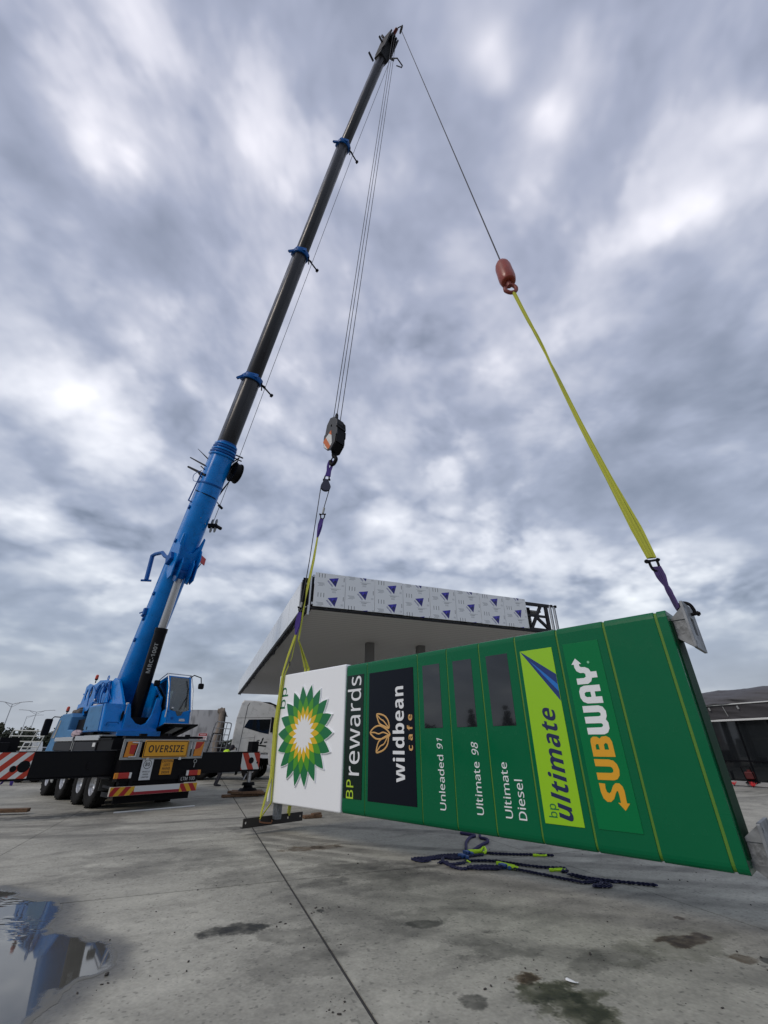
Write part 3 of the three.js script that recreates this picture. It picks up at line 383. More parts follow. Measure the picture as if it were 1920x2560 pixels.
  letters('lettering', 'rewards', fontR, -5.785, 0.425, 0.645, 2.485, wl);
  letters('lettering', 'BP', fontR, -5.945, 0.205, 0.258, 0.57, limeL);
  letters('lettering', 'wildbean', fontB, -4.572, 0.295, 0.583, 2.18, wl);
  letters('lettering', 'cafe', fontB, -4.366, 0.135, 1.08, 1.674, gold, { track: 0.42 });
  letters('lettering', 'Unleaded', fontR, -3.70, 0.128, 0.25, 1.023, wl, { z: 0.001, track: 0.07 });
  letters('lettering', '91', fontR, -3.705, 0.122, 1.112, 1.277, wl, { z: 0.001, shear: 0.2 });
  letters('lettering', 'Ultimate', fontR, -2.995, 0.128, 0.248, 0.938, wl, { z: 0.001, track: 0.06 });
  letters('lettering', '98', fontR, -2.995, 0.126, 1.03, 1.215, wl, { z: 0.001, shear: 0.2 });
  letters('lettering', 'Ultimate', fontR, -2.51, 0.124, 0.249, 0.943, wl, { z: 0.001, track: 0.06 });
  letters('lettering', 'Diesel', fontR, -2.291, 0.13, 0.245, 0.73, wl, { z: 0.001, track: 0.06 });
  letters('lettering', 'ultimate', fontB, -1.618, 0.258, 0.30, 1.655, navy, { shear: 0.26 });
  letters('lettering', 'bp', fontR, -1.80, 0.155, 0.32, 0.474, dkGreen);
  letters('lettering', 'bp', fontR, -8.50, 0.33, 1.965, 2.46, dkGreen, { z: 0.026 });
  // blue flash on the lime panel
  part('blue_flash', exZ([[-2.02, 2.486], [-1.495, 2.10], [-1.497, 1.735]], 0.007, 0.0105), mat([0.006, 0.03, 0.16], { roughness: 0.35 }), t);
  part('blue_flash', exZ([[-1.88, 2.33], [-1.496, 1.96], [-1.497, 1.86]], 0.0105, 0.013), mat([0.01, 0.16, 0.52], { roughness: 0.35 }), t);
  // sandwich shop lettering, letter by letter
  const S = { S: [[-1.197, 0.744], [-1.122, 0.740], [-1.127, 0.690], [-1.12, 0.650], [-1.092, 0.638], [-1.068, 0.655], [-1.028, 0.722], [-0.992, 0.751], [-0.946, 0.752], [-0.915, 0.720], [-0.904, 0.673], [-0.908, 0.546], [-0.872, 0.546], [-0.943, 0.468], [-1.010, 0.546], [-0.977, 0.546], [-0.977, 0.634], [-0.982, 0.668], [-0.998, 0.665], [-1.016, 0.640], [-1.049, 0.582], [-1.093, 0.548], [-1.138, 0.546], [-1.177, 0.580], [-1.195, 0.647]],
    U: [[-1.197, 1.01], [-1.009, 1.009], [-0.955, 0.996], [-0.92, 0.956], [-0.908, 0.895], [-0.920, 0.835], [-0.955, 0.795], [-1.0, 0.781], [-1.2, 0.779], [-1.2, 0.858], [-1.012, 0.860], [-0.988, 0.870], [-0.980, 0.893], [-0.988, 0.918], [-1.01, 0.930], [-1.196, 0.930]],
    B: [[-1.194, 1.039], [-1.194, 1.208], [-1.183, 1.250], [-1.148, 1.272], [-1.100, 1.270], [-1.066, 1.247], [-1.039, 1.270], [-0.979, 1.277], [-0.937, 1.256], [-0.917, 1.208], [-0.915, 1.039]],
    W: [[-1.205, 1.647], [-0.992, 1.647], [-0.936, 1.628], [-0.906, 1.575], [-0.910, 1.511], [-0.931, 1.474], [-0.908, 1.435], [-0.910, 1.365], [-0.940, 1.318], [-0.990, 1.297], [-1.204, 1.298], [-1.204, 1.378], [-1.010, 1.381], [-0.986, 1.393], [-0.982, 1.415], [-1.001, 1.430], [-1.205, 1.431], [-1.205, 1.512], [-1.008, 1.514], [-0.984, 1.524], [-0.981, 1.551], [-1.001, 1.565], [-1.206, 1.565]],
    A: [[-0.911, 1.906], [-0.911, 1.824], [-0.994, 1.824], [-0.994, 1.757], [-0.911, 1.757], [-0.911, 1.675], [-1.12, 1.677], [-1.178, 1.703], [-1.206, 1.757], [-1.206, 1.835], [-1.181, 1.886], [-1.124, 1.907]],
    Y: [[-1.169, 2.281], [-1.097, 2.201], [-1.130, 2.197], [-1.128, 2.170], [-1.112, 2.155], [-1.056, 2.150], [-1.009, 2.125], [-0.988, 2.082], [-0.911, 2.081], [-0.911, 2.001], [-0.988, 2.001], [-1.010, 1.955], [-1.058, 1.927], [-1.208, 1.927], [-1.206, 2.007], [-1.095, 2.007], [-1.069, 2.023], [-1.068, 2.060], [-1.090, 2.075], [-1.140, 2.078], [-1.185, 2.108], [-1.203, 2.155], [-1.205, 2.199], [-1.238, 2.200]] };
  const holes = { B: [[[-1.14, 1.12], [-1.139, 1.165], [-1.120, 1.187], [-1.097, 1.180], [-1.094, 1.12]], [[-1.03, 1.12], [-1.029, 1.177], [-1.004, 1.198], [-0.979, 1.186], [-0.976, 1.12]]], A: [[[-1.052, 1.824], [-1.052, 1.757], [-1.115, 1.757], [-1.137, 1.775], [-1.137, 1.808], [-1.115, 1.824]]] };
  const subY = mat([0.70, 0.34, 0.012], { roughness: 0.4 });
  for (const k of 'SUBWAY') if (!(k === 'U' && false)) part('letter', exZ(S[k], 0.008, 0.012, 0, holes[k]), 'SUB'.includes(k) ? subY : wl, t);
  part('registered_dot', exZ(oval(-0.995, 2.21, 0.018, 0.018, 12), 0.008, 0.011), mat([0.2, 0.5, 0.3]), t);
  // gold leaves over the cafe name: tubes flattened against the panel
  const leafP = (pts, vein) => { const flat = g => g.scale(1, 1, 0.25).translate(0, 0, 0.008); return [flat(tube(pts.map(p => [p[0], p[1], 0]), 0.017, 60, 6, true, 0.5)), flat(tube(vein.map(p => [p[0], p[1], 0]), 0.014, 20, 6))]; };
  part('leaf_emblem', [leafP([[-5.485, 1.385], [-5.40, 1.46], [-5.299, 1.497], [-5.198, 1.497], [-5.08, 1.455], [-4.99, 1.40], [-4.945, 1.335], [-5.06, 1.30], [-5.177, 1.272], [-5.317, 1.277], [-5.419, 1.325]], [[-5.47, 1.385], [-5.36, 1.385], [-5.25, 1.36], [-5.12, 1.385], [-4.96, 1.335]]),
    leafP([[-5.306, 1.706], [-5.199, 1.704], [-5.078, 1.665], [-4.999, 1.595], [-4.965, 1.513], [-4.975, 1.452], [-5.06, 1.478], [-5.188, 1.52], [-5.238, 1.55], [-5.28, 1.624]], [[-5.29, 1.69], [-5.2, 1.62], [-5.12, 1.585], [-4.985, 1.47]]),
    leafP([[-5.310, 1.048], [-5.285, 1.158], [-5.236, 1.234], [-5.118, 1.292], [-5.0, 1.322], [-4.985, 1.267], [-5.015, 1.17], [-5.10, 1.096], [-5.215, 1.055]], [[-5.295, 1.065], [-5.2, 1.15], [-5.1, 1.19], [-5.0, 1.31]])], gold, t);
  // --- galvanised feet on the base end
  const foot = (name, y0, y1, zc) => { const f = sub(name, t), ym = (y0 + y1) / 2; part('stub_column', [bx(0.22, 0.20, 0.2, 0.2, ym, zc)], MT.galv, f);
    for (const z of [zc + 0.10, zc - 0.115]) { part('gusset', exZ([[0.10, ym + 0.10], [0.312, y1 - 0.02], [0.312, ym + 0.10]].reverse(), z, z + 0.015), MT.galv, f); part('gusset', exZ([[0.10, ym - 0.10], [0.312, ym - 0.10], [0.312, y0 + 0.02]].reverse(), z, z + 0.015), MT.galv, f); }
    part('base_plate', exX(rrect(zc - 0.29, y0, zc + 0.29, y1, 0.02), 0.312, 0.345, 0.004, [rrect(zc - 0.09, ym - 0.11, zc + 0.09, ym + 0.11, 0.02).reverse(), ...[[-0.22, y1 - 0.07], [0.22, y1 - 0.07], [-0.22, y0 + 0.07], [0.22, y0 + 0.07]].map(q => oval(zc + q[0], q[1], 0.025, 0.025, 10).reverse())]), MT.galv, f); return f; };
  foot('base_foot', 2.24, 2.84, -0.33); foot('base_foot', -0.12, 0.46, -0.33);
  part('end_frame', [bx(0.02, 2.5, 0.4, 0.135, 1.37, -0.3)], phys([0.001, 0.035, 0.014], { roughness: 0.6, specularIntensity: 0.3 }), t);
  // stub post and drilled angle under the head, which the front slings are hooked to
  part('lifting_post', [bx(0.16, 0.36, 0.14, -8.80, -0.15, -0.20), bx(0.22, 0.03, 0.24, -8.80, -0.018, -0.24)], MT.galv, t);
  const hx = -8.80, hz = -0.20;
  part('lifting_angle', [exX(rrect(hz - 0.80, -0.44, hz + 0.80, -0.26, 0.008), hx - 0.105, hx - 0.09, 0.003, [-0.73, -0.38, 0.38, 0.73].map(d => oval(hz + d, -0.345, 0.02, 0.024, 12).reverse())), bx(0.11, 0.014, 1.6, hx - 0.145, -0.434, hz)], mat([0.022, 0.018, 0.016], { roughness: 0.6 }), t);
}

// ---------------------------------------------------------------- mobile crane (local: x right, y up, z toward its rear)
const CR_P = V(-8.4916, 0, -16.9225), CR_TURN = 0.82345;
const crInv = p => { const d = p.clone().sub(CR_P), c = Math.cos(CR_TURN), s = Math.sin(CR_TURN); return V(d.x * c - d.z * s, d.y, d.x * s + d.z * c); };
const ROPE_A = V(-1.605, 11.62, -10.98);      // top of the hook block
const BALL_TOP = V(3.034, 12.95, -6.432);
{
  const t = thing('mobile_crane', 'bright blue four axle mobile crane with long grey boom and OVERSIZE plate', 'crane', CR_P.toArray(), CR_TURN);
  // ---- carrier
  const ch = sub('carrier', t);
  part('chassis', [bx(1.0, 0.55, 9.6, 0, 1.05, -2.9), bx(2.3, 0.5, 0.5, 0, 1.12, -4.45), bx(2.3, 0.5, 0.4, 0, 1.12, -2.4), bx(0.8, 0.35, 0.5, 0, 0.62, 0), bx(0.8, 0.35, 0.5, 0, 0.62, -1.33), bx(0.8, 0.35, 0.5, 0, 0.62, -3.4), bx(0.8, 0.35, 0.5, 0, 0.62, -5.5), rod([-1, 0.62, 0], [1, 0.62, 0], 0.13), rod([-1, 0.62, -1.33], [1, 0.62, -1.33], 0.13)], MT.black, ch);
  part('deck', [bx(2.5, 0.42, 6.7, 0, 1.70, -2.55), bx(2.56, 0.05, 6.6, 0, 1.915, -2.6)], MT.black, ch);
  part('deck_edge', rb(0.05, 0.15, 2.55, -1.29, 1.93, -4.85, 0.012), MT.alu, ch); part('deck_edge', rb(0.05, 0.15, 2.75, -1.29, 1.95, -1.9, 0.012), MT.alu, ch);
  part('side_locker', rb(0.04, 0.30, 2.45, -1.275, 1.68, -4.85, 0.02), MT.darkSteel, ch); part('side_locker', rb(0.04, 0.30, 2.6, -1.275, 1.68, -1.95, 0.02), MT.darkSteel, ch);
  part('data_plate', bx(0.01, 0.12, 0.28, -1.302, 1.74, -0.85), MT.white, ch); part('locker_strap', [bx(0.02, 0.34, 0.07, -1.31, 1.74, -3.42), bx(0.02, 0.3, 0.05, -1.31, 1.68, -3.2)], MT.aluDull, ch);
  part('deck_grating', rb(0.5, 0.05, 2.0, -0.95, 2.02, -1.65, 0.01), MT.aluDull, ch); part('deck_grating', rb(0.4, 0.05, 0.9, -1.0, 2.0, -3.8, 0.01), MT.aluDull, ch);
  part('mudguard', [bx(0.5, 0.05, 2.9, -1.05, 1.33, -0.6), bx(0.5, 0.05, 3.0, -1.05, 1.33, -4.5), bx(0.5, 0.05, 2.9, 1.05, 1.33, -0.6), bx(0.5, 0.05, 3.0, 1.05, 1.33, -4.5)], MT.black, ch);
  part('mud_flap', bx(0.42, 0.72, 0.02, -1.06, 0.85, 0.72, 0.06), mat([0.10, 0.10, 0.095], { roughness: 0.8 }), ch); part('mud_flap', bx(0.42, 0.72, 0.02, 1.06, 0.85, 0.72, 0.06), mat([0.06, 0.06, 0.06], { roughness: 0.8 }), ch);
  part('step_plate', [bx(0.03, 0.95, 0.34, -1.33, 0.98, -4.35, 0.35), bx(0.035, 0.08, 0.4, -1.33, 0.58, -4.62, 0.35)], MT.aluDull, ch); part('tool_board', bx(0.03, 0.6, 0.42, -1.31, 0.98, -2.55, 0.06), mat([0.20, 0.18, 0.13], { roughness: 0.9 }), ch);
  // wheels
  const tyreProf = [[0.30, -0.17], [0.40, -0.205], [0.53, -0.21], [0.595, -0.185], [0.62, -0.14], [0.622, -0.085], [0.60, -0.08], [0.60, -0.065], [0.622, -0.06], [0.622, -0.01], [0.60, -0.006], [0.60, 0.006], [0.622, 0.01], [0.622, 0.06], [0.60, 0.065], [0.60, 0.08], [0.622, 0.085], [0.62, 0.14], [0.595, 0.185], [0.53, 0.21], [0.40, 0.205], [0.30, 0.17]];
  const tyreG = merged([new THREE.LatheGeometry(tyreProf.map(p => new THREE.Vector2(p[0], p[1])), 44), ...Array.from({ length: 40 }, (_, i) => bx(0.035, 0.10, 0.055, 0.615, i % 2 ? 0.15 : -0.15, 0).rotateY(i / 40 * Math.PI * 2))].map(g => g.rotateZ(Math.PI / 2)));
  const rimG = merged([new THREE.LatheGeometry([[0.001, -0.05], [0.11, -0.05], [0.13, -0.10], [0.17, -0.10], [0.19, -0.03], [0.26, 0.02], [0.275, -0.12], [0.305, -0.165], [0.31, -0.175], [0.302, -0.15]].map(p => new THREE.Vector2(p[0], p[1])), 32), ...Array.from({ length: 10 }, (_, i) => rod([0.15, -0.13, 0], [0.15, -0.08, 0], 0.014, 0.014, 6).rotateY(i / 10 * Math.PI * 2))].map(g => g.rotateZ(-Math.PI / 2)));
  for (const z of [0, -1.33, -3.4, -5.5]) for (const s of [-1, 1]) { const w = sub('wheel', t); w.position.set(s * 1.08, 0.62, z); const ty = new THREE.Mesh(tyreG, MT.rubber); ty.name = 'tyre'; const ri = new THREE.Mesh(rimG, MT.alu); ri.name = 'rim'; if (s < 0) ri.rotation.y = 0; else ri.rotation.y = Math.PI; ri.scale.setScalar(1); ty.castShadow = ri.castShadow = true; w.add(ty, ri); }
  // outriggers: sliding boxes out to both sides at the rear
  const stripe = (flip, w = 512, h = 256) => canvasTex(w, h, c => { c.fillStyle = '#d8dad6'; c.fillRect(0, 0, w, h); c.fillStyle = '#b8341c'; for (let i = -4; i < 8; i++) { const x = i * 190; c.beginPath(); if (flip) { c.moveTo(x, 0); c.lineTo(x + 95, 0); c.lineTo(x + 95 + h * 0.55, h); c.lineTo(x + h * 0.55, h); } else { c.moveTo(x, h); c.lineTo(x + 100, h); c.lineTo(x + 100 + h * 1.25, 0); c.lineTo(x + h * 1.25, 0); } c.fill(); } });
  const orig = sub('outrigger', t), orig2 = sub('outrigger', t);
  part('housing', [bx(2.5, 0.74, 1.0, 0, 1.2, 0.95), bx(2.56, 0.04, 1.04, 0, 1.585, 0.95), bx(2.56, 0.04, 1.04, 0, 0.835, 0.95)], MT.black, ch);
  part('beam', [rb(3.1, 0.64, 0.40, -2.75, 1.24, 1.20, 0.02), bx(3.1, 0.03, 0.44, -2.75, 0.905, 1.2), bx(3.1, 0.02, 0.43, -2.75, 1.57, 1.2), rod([-1.9, 1.2, 1.41], [-1.9, 1.2, 1.43], 0.09, 0.09, 16)], MT.blackGloss, orig);
  part('striped_end', bx(0.95, 0.62, 0.01, -3.83, 1.25, 1.406), mat(0xffffff, { map: stripe(false), roughness: 0.4 }), orig); part('end_hole', [rod([-3.5, 1.22, 1.40], [-3.5, 1.22, 1.418], 0.14, 0.14, 24), rod([-3.72, 1.17, 1.40], [-3.72, 1.17, 1.418], 0.075, 0.075, 20)], MT.black, orig);
  part('jack_housing', [rb(0.34, 0.9, 0.34, -4.15, 1.35, 1.2, 0.02), bx(0.45, 0.4, 0.3, -3.95, 1.72, 0.9)], MT.black, orig);
  part('beam', [rb(3.1, 0.62, 0.36, 2.65, 1.17, 0.72, 0.02), bx(3.1, 0.03, 0.40, 2.65, 0.855, 0.72), bx(3.1, 0.02, 0.38, 2.65, 1.49, 0.72)], MT.blackGloss, orig2);
  part('striped_end', bx(0.80, 0.56, 0.01, 3.83, 1.18, 0.906), mat(0xffffff, { map: stripe(true, 300, 210), roughness: 0.4 }), orig2); part('end_hole', [rod([3.85, 1.2, 0.90], [3.85, 1.2, 0.918], 0.11, 0.11, 24), rod([4.13, 1.12, 0.90], [4.13, 1.12, 0.918], 0.035, 0.035, 14)], MT.black, orig2);
  part('jack_housing', [rb(0.30, 0.75, 0.34, 4.05, 1.48, 0.6, 0.02)], MT.black, orig2);
  part('jack_ram', [rod([4.05, 0.32, 0.6], [4.05, 1.1, 0.6], 0.075, 0.075, 16), rod([3.9, 0.75, 0.62], [3.78, 0.55, 0.64], 0.02)], MT.chrome, orig2);
  part('jack_foot', [rod([4.05, 0.2, 0.6], [4.05, 0.26, 0.6], 0.36, 0.30, 20), rod([4.05, 0.26, 0.6], [4.05, 0.36, 0.6], 0.2, 0.15, 16), rod([4.05, 0.36, 0.6], [4.05, 0.46, 0.6], 0.25, 0.22, 12)], MT.black, orig2);
  // ---- rear end
  const rear = sub('rear_end', t); const ZR = 1.9;
  part('rear_body', [bx(2.4, 0.55, 0.4, 0, 1.05, 1.65), bx(0.5, 0.7, 0.5, 0, 0.85, 1.4), bx(0.3, 0.5, 0.4, -0.7, 0.8, 1.5), bx(0.3, 0.5, 0.4, 0.75, 0.8, 1.5), bx(2.2, 0.1, 0.2, 0, 0.72, 1.7)], MT.black, rear);
  part('light_board', [bx(2.58, 0.08, 0.05, 0, 1.86, ZR), bx(2.58, 0.06, 0.05, 0, 1.37, ZR), bx(0.07, 0.5, 0.05, -1.26, 1.62, ZR), bx(0.07, 0.5, 0.05, 1.26, 1.62, ZR), bx(0.09, 0.46, 0.05, -0.80, 1.62, ZR), bx(0.09, 0.46, 0.05, 0.80, 1.62, ZR), bx(0.05, 0.46, 0.05, 0.93, 1.62, ZR)], MT.aluDull, rear);
  for (const s of [-1, 1]) { const b = part('marker_board', exZ([[s < 0 ? -1.20 : 0.97, 1.41], [s < 0 ? -0.93 : 1.235, 1.41], [s < 0 ? -0.88 : 1.29, 1.83], [s < 0 ? -1.17 : 1.0, 1.83]], ZR + 0.02, ZR + 0.035, 0), MT.amber, rear); part('red_patch', exZ(s < 0 ? [[-1.07, 1.5], [-0.93, 1.48], [-0.90, 1.74], [-1.08, 1.74]] : [[0.985, 1.60], [1.15, 1.65], [1.27, 1.82], [1.0, 1.82]], ZR + 0.035, ZR + 0.042, 0), MT.red, b); }
  part('board_guard', pipe([[-1.05, 1.80, ZR + 0.05], [-0.86, 1.79, ZR + 0.09], [-0.90, 1.42, ZR + 0.09], [-1.08, 1.41, ZR + 0.05]], 0.018), MT.alu, rear);
  part('top_rail', [bx(2.5, 0.07, 0.25, 0, 1.95, 1.7), bx(0.08, 0.12, 0.1, 0.15, 2.0, 1.7), bx(0.14, 0.08, 0.1, 0.75, 2.0, 1.7), bx(0.2, 0.1, 0.14, -0.7, 2.0, 1.7)], MT.black, rear);
  const over = canvasTex(900, 300, (c, w, h) => { c.fillStyle = '#d99a12'; c.fillRect(0, 0, w, h); c.strokeStyle = '#241505'; c.lineWidth = 13; c.beginPath(); const r = 22, m = 16; c.moveTo(m + r, m); c.lineTo(w - m - r, m); c.quadraticCurveTo(w - m, m, w - m, m + r); c.lineTo(w - m, h - m - r); c.quadraticCurveTo(w - m, h - m, w - m - r, h - m); c.lineTo(m + r, h - m); c.quadraticCurveTo(m, h - m, m, h - m - r); c.lineTo(m, m + r); c.quadraticCurveTo(m, m, m + r, m); c.stroke(); c.fillStyle = '#241505'; c.font = 'bold 168px sans-serif'; const s = 'OVERSIZE', tw = c.measureText(s).width; c.save(); c.translate(w / 2, h / 2 + 62); c.scale(740 / tw, 1.06); c.textAlign = 'center'; c.fillText(s, 0, 0); c.restore(); });
  const plateUV = (g, x0, x1, y0, y1) => { g = prep(g); const p = g.attributes.position, u = g.attributes.uv; for (let i = 0; i < p.count; i++) u.setXY(i, (p.getX(i) - x0) / (x1 - x0), (p.getY(i) - y0) / (y1 - y0)); return g; };
  part('oversize_plate', plateUV(rb(1.40, 0.47, 0.02, 0.02, 1.625, ZR + 0.07, 0.008), -0.68, 0.72, 1.39, 1.86), mat(0xffffff, { map: over, roughness: 0.35 }), rear, 'yellow plate reading OVERSIZE');
  part('plate_clip', [bx(0.08, 0.1, 0.03, -0.5, 1.36, ZR + 0.05), bx(0.08, 0.1, 0.03, 0.52, 1.36, ZR + 0.05)], MT.alu, rear);
  const sp = canvasTex(200, 340, (c, w, h) => { c.fillStyle = '#c3c6c8'; c.fillRect(0, 0, w, h); c.strokeStyle = '#15161a'; c.lineWidth = 9; c.beginPath(); c.arc(w / 2, 88, 70, 0, 7); c.stroke(); c.fillStyle = '#15161a'; c.textAlign = 'center'; c.font = 'bold 84px sans-serif'; c.fillText('80', w / 2, 118); c.font = 'bold 34px sans-serif'; c.fillText('VEHICLE', w / 2, 218); c.fillText('SPEED', w / 2, 262); c.fillText('LIMITED', w / 2, 306); });
  part('speed_plate', plateUV(bx(0.33, 0.56, 0.012, -0.44, 1.07, ZR + 0.01), -0.605, -0.275, 0.79, 1.35), mat(0xffffff, { map: sp, roughness: 0.4 }), rear);
  const lh = canvasTex(260, 280, (c, w, h) => { c.fillStyle = '#c98a12'; c.fillRect(0, 0, w, h); c.fillStyle = '#1d1205'; c.textAlign = 'center'; c.font = 'bold 56px sans-serif'; c.fillText('CAUTION', w / 2, 56, w - 14); c.font = 'bold 64px sans-serif'; c.fillText('LEFT', w / 2, 126); c.fillText('HAND', w / 2, 192); c.fillText('DRIVE', w / 2, 260); });
  part('drive_plate', plateUV(bx(0.37, 0.42, 0.012, 0.16, 1.12, ZR + 0.01), -0.025, 0.345, 0.91, 1.33), mat(0xffffff, { map: lh, roughness: 0.45 }), rear);
  const lamp = s => { const l = sub('tail_lamp', rear), x = s * 1.1; part('red_lens', rb(0.30, 0.15, 0.06, x + s * -0.03, 0.93, ZR + 0.03, 0.015), MT.red, l); part('amber_lens', rb(0.11, 0.15, 0.062, x + s * 0.175, 0.93, ZR + 0.03, 0.015), MT.amber, l); part('white_lens', rb(0.07, 0.15, 0.058, x - s * 0.215, 0.93, ZR + 0.03, 0.012), MT.white, l); }; lamp(-1); lamp(1);
  part('lettering', text('LTM 100', fontR, 0.46, 0.10, 0.006).translate(0.72, 0.72, ZR + 0.0), MT.alu, rear); part('letter_board', bx(0.6, 0.2, 0.02, 0.95, 0.77, ZR - 0.02), MT.black, rear);
  part('hook_ring', [new THREE.TorusGeometry(0.05, 0.014, 8, 18).translate(1.1, 1.26, ZR - 0.02), rod([1.1, 1.21, ZR - 0.02], [1.09, 1.08, ZR - 0.02], 0.014)], MT.aluDull, rear);
  const bump = canvasTex(1024, 96, (c, w, h) => { c.fillStyle = '#c9cbca'; c.fillRect(0, 0, w, h); c.fillStyle = '#8d1024'; c.fillRect(250, 62, 560, 34); const chev = (x0, x1, d) => { c.save(); c.beginPath(); c.rect(x0, 0, x1 - x0, h); c.clip(); c.fillStyle = '#9b1015'; c.fillRect(x0, 0, x1 - x0, h); c.fillStyle = '#c99a18'; for (let x = x0 - 200; x < x1 + 200; x += 120) { c.beginPath(); c.moveTo(x, d > 0 ? h : 0); c.lineTo(x + 58, d > 0 ? h : 0); c.lineTo(x + 58 + 66, d > 0 ? 0 : h); c.lineTo(x + 66, d > 0 ? 0 : h); c.fill(); } c.restore(); }; chev(0, 262, 1); chev(800, 1024, -1); c.strokeStyle = '#b9b3a8'; c.lineWidth = 5; c.strokeRect(0, 0, w, h); });
  part('rear_bumper', plateUV(rb(2.62, 0.23, 0.10, -0.04, 0.535, ZR + 0.02, 0.012), -1.35, 1.27, 0.42, 0.65), mat(0xffffff, { map: bump, roughness: 0.4 }), rear);
  part('bumper_arm', [bx(0.1, 0.5, 0.25, -0.8, 0.7, 1.75), bx(0.1, 0.5, 0.25, 0.8, 0.7, 1.75), bx(2.3, 0.25, 0.06, 0.1, 0.32, 1.5)], MT.black, rear);
  part('side_underrun', [bx(0.04, 0.07, 0.9, -1.2, 0.62, 1.3), bx(0.03, 0.12, 0.75, -1.2, 0.42, 1.25)], MT.darkSteel, rear);
  // ---- driver's cab at the far end
  const cab = sub('driver_cab', t);
  part('cab_shell', exX([[-7.4, 0.7], [-7.42, 1.5], [-7.1, 2.0], [-6.65, 2.82], [-6.4, 2.9], [-5.1, 2.9], [-4.95, 2.75], [-4.95, 2.28], [-4.15, 2.26], [-4.1, 1.9], [-5.9, 1.88], [-5.95, 0.9]], -1.25, 1.25, 0.05), MT.blueWorn, cab);
  part('side_window', exX([[-6.85, 1.98], [-6.48, 2.66], [-6.28, 2.66], [-6.52, 1.98]], -1.265, -1.24, 0), MT.aluDull, cab);
  part('windscreen', exX([[-7.2, 1.98], [-7.12, 1.98], [-6.62, 2.85], [-6.7, 2.85]], -1.24, 1.2, 0), MT.glassDark, cab);
  part('cab_mirror', [rb(0.30, 0.66, 0.16, -1.50, 2.42, -7.3, 0.06), ...pipe([[-1.25, 2.8, -6.7], [-1.4, 2.82, -7.0], [-1.42, 2.74, -7.25]], 0.02)], MT.blackGloss, cab);
  const bcn = (n, x, y, z, p) => { const b = sub(n, p); part('lens', [rod([x, y + 0.05, z], [x, y + 0.17, z], 0.065, 0.06, 14), new THREE.SphereGeometry(0.06, 12, 6, 0, 7, 0, 1.57).translate(x, y + 0.17, z)], MT.orangeRed, b); part('stalk', [rod([x, y - 0.12, z], [x, y + 0.03, z], 0.02), rod([x, y, z], [x, y + 0.05, z], 0.05, 0.065, 14)], MT.black, b); };
  bcn('beacon', -1.1, 3.0, -6.5, t);
  { const r = rng(31), gs = []; for (let i = 0; i < 14; i++) gs.push(tube([[-1.0 + r() * 1.2, 2.95, -6.2 + r() * 1.2], [-0.9 + r(), 3.05 + r() * 0.16, -6 + r() * 0.8], [-0.7 + r() * 0.8, 3.0 + r() * 0.14, -5.6 + r() * 0.9], [-0.9 + r(), 2.92, -5 + r() * 0.5]], 0.03 + r() * 0.04, 14, 6)); gs.push(rb(1.0, 0.2, 1.0, -0.5, 2.98, -5.7, 0.08)); part('stowed_hoses', gs, mat([0.12, 0.10, 0.085], { roughness: 0.85 }), t).userData.kind = 'stuff'; }
  // ---- superstructure
  const up = sub('superstructure', t);
  part('slew_ring', [rod([0, 1.93, -1.9], [0, 2.12, -1.9], 0.95, 0.95, 40)], MT.black, up);
  part('machine_bay', [bx(1.9, 0.6, 3.6, 0, 2.35, -4.3), bx(1.3, 0.5, 1.6, 0, 2.4, -1.9)], MT.black, up);
  part('machinery_housing', exX([[-2.78, 2.15], [-0.70, 2.15], [-0.98, 3.06], [-2.80, 3.06]], -1.27, -0.52, 0.045), MT.blue, up);
  part('worn_side_panel', exX([[-2.72, 2.2], [-1.0, 2.2], [-1.22, 3.0], [-2.74, 3.0]], -1.28, -1.265, 0.004), MT.blueWorn, up, 'faded and dirty side panel of the blue housing');
  part('housing_gap', exX([[-0.96, 2.15], [-0.93, 2.15], [-1.2, 3.05], [-1.23, 3.05]], -1.283, -1.26, 0), MT.blueDark, up);
  part('panel_latch', [bx(0.02, 0.10, 0.05, -1.285, 2.28, -2.3), bx(0.02, 0.04, 0.04, -1.285, 2.24, -2.65)], MT.black, up);
  part('vent_slot', exZ(oval(-0.68, 2.66, 0.045, 0.17, 16), -0.775, -0.75), MT.black, up);
  part('grab_handle', tube([[-1.14, 2.34, -0.72], [-1.14, 2.42, -0.66], [-1.12, 2.44, -0.64], [-0.9, 2.44, -0.64], [-0.8, 2.44, -0.64], [-0.77, 2.4, -0.68]], 0.015, 24, 6, false, 0.2), MT.blueDark, up);
  part('filler_patch', rb(0.5, 0.06, 0.4, -1.0, 3.07, -2.3, 0.02), MT.white, up);
  part('work_lamp', [rb(0.09, 0.08, 0.06, -0.58, 3.07, -0.85, 0.015), rod([-0.58, 2.72, -0.86], [-0.58, 3.04, -0.86], 0.008)], MT.white, up);
  // turret front: broad plate with the well for the luffing cylinder
  part('turret_front', exZ([[-0.60, 2.12], [0.62, 2.12], [0.62, 2.95], [0.46, 3.30], [0.36, 3.30], [0.30, 2.72], [0.18, 2.45], [0.02, 2.37], [-0.18, 2.42], [-0.40, 2.62], [-0.47, 2.9], [-0.52, 3.06], [-0.60, 3.06]], -0.78, -0.68, 0.02), MT.blue, up);
  part('turret_cheek', exX([[-3.7, 2.1], [-0.72, 2.1], [-0.95, 3.05], [-2.1, 3.95], [-2.7, 4.12], [-3.4, 3.9]], -0.70, -0.60, 0.015), MT.blue, up); part('turret_cheek', exX([[-3.7, 2.1], [-0.72, 2.1], [-0.80, 3.35], [-1.9, 3.95], [-2.7, 4.12], [-3.4, 3.9]], 0.54, 0.62, 0.015), MT.blue, up);
  part('turret_base', [bx(1.5, 0.16, 3.2, 0, 2.10, -2.2)], MT.blue, up);
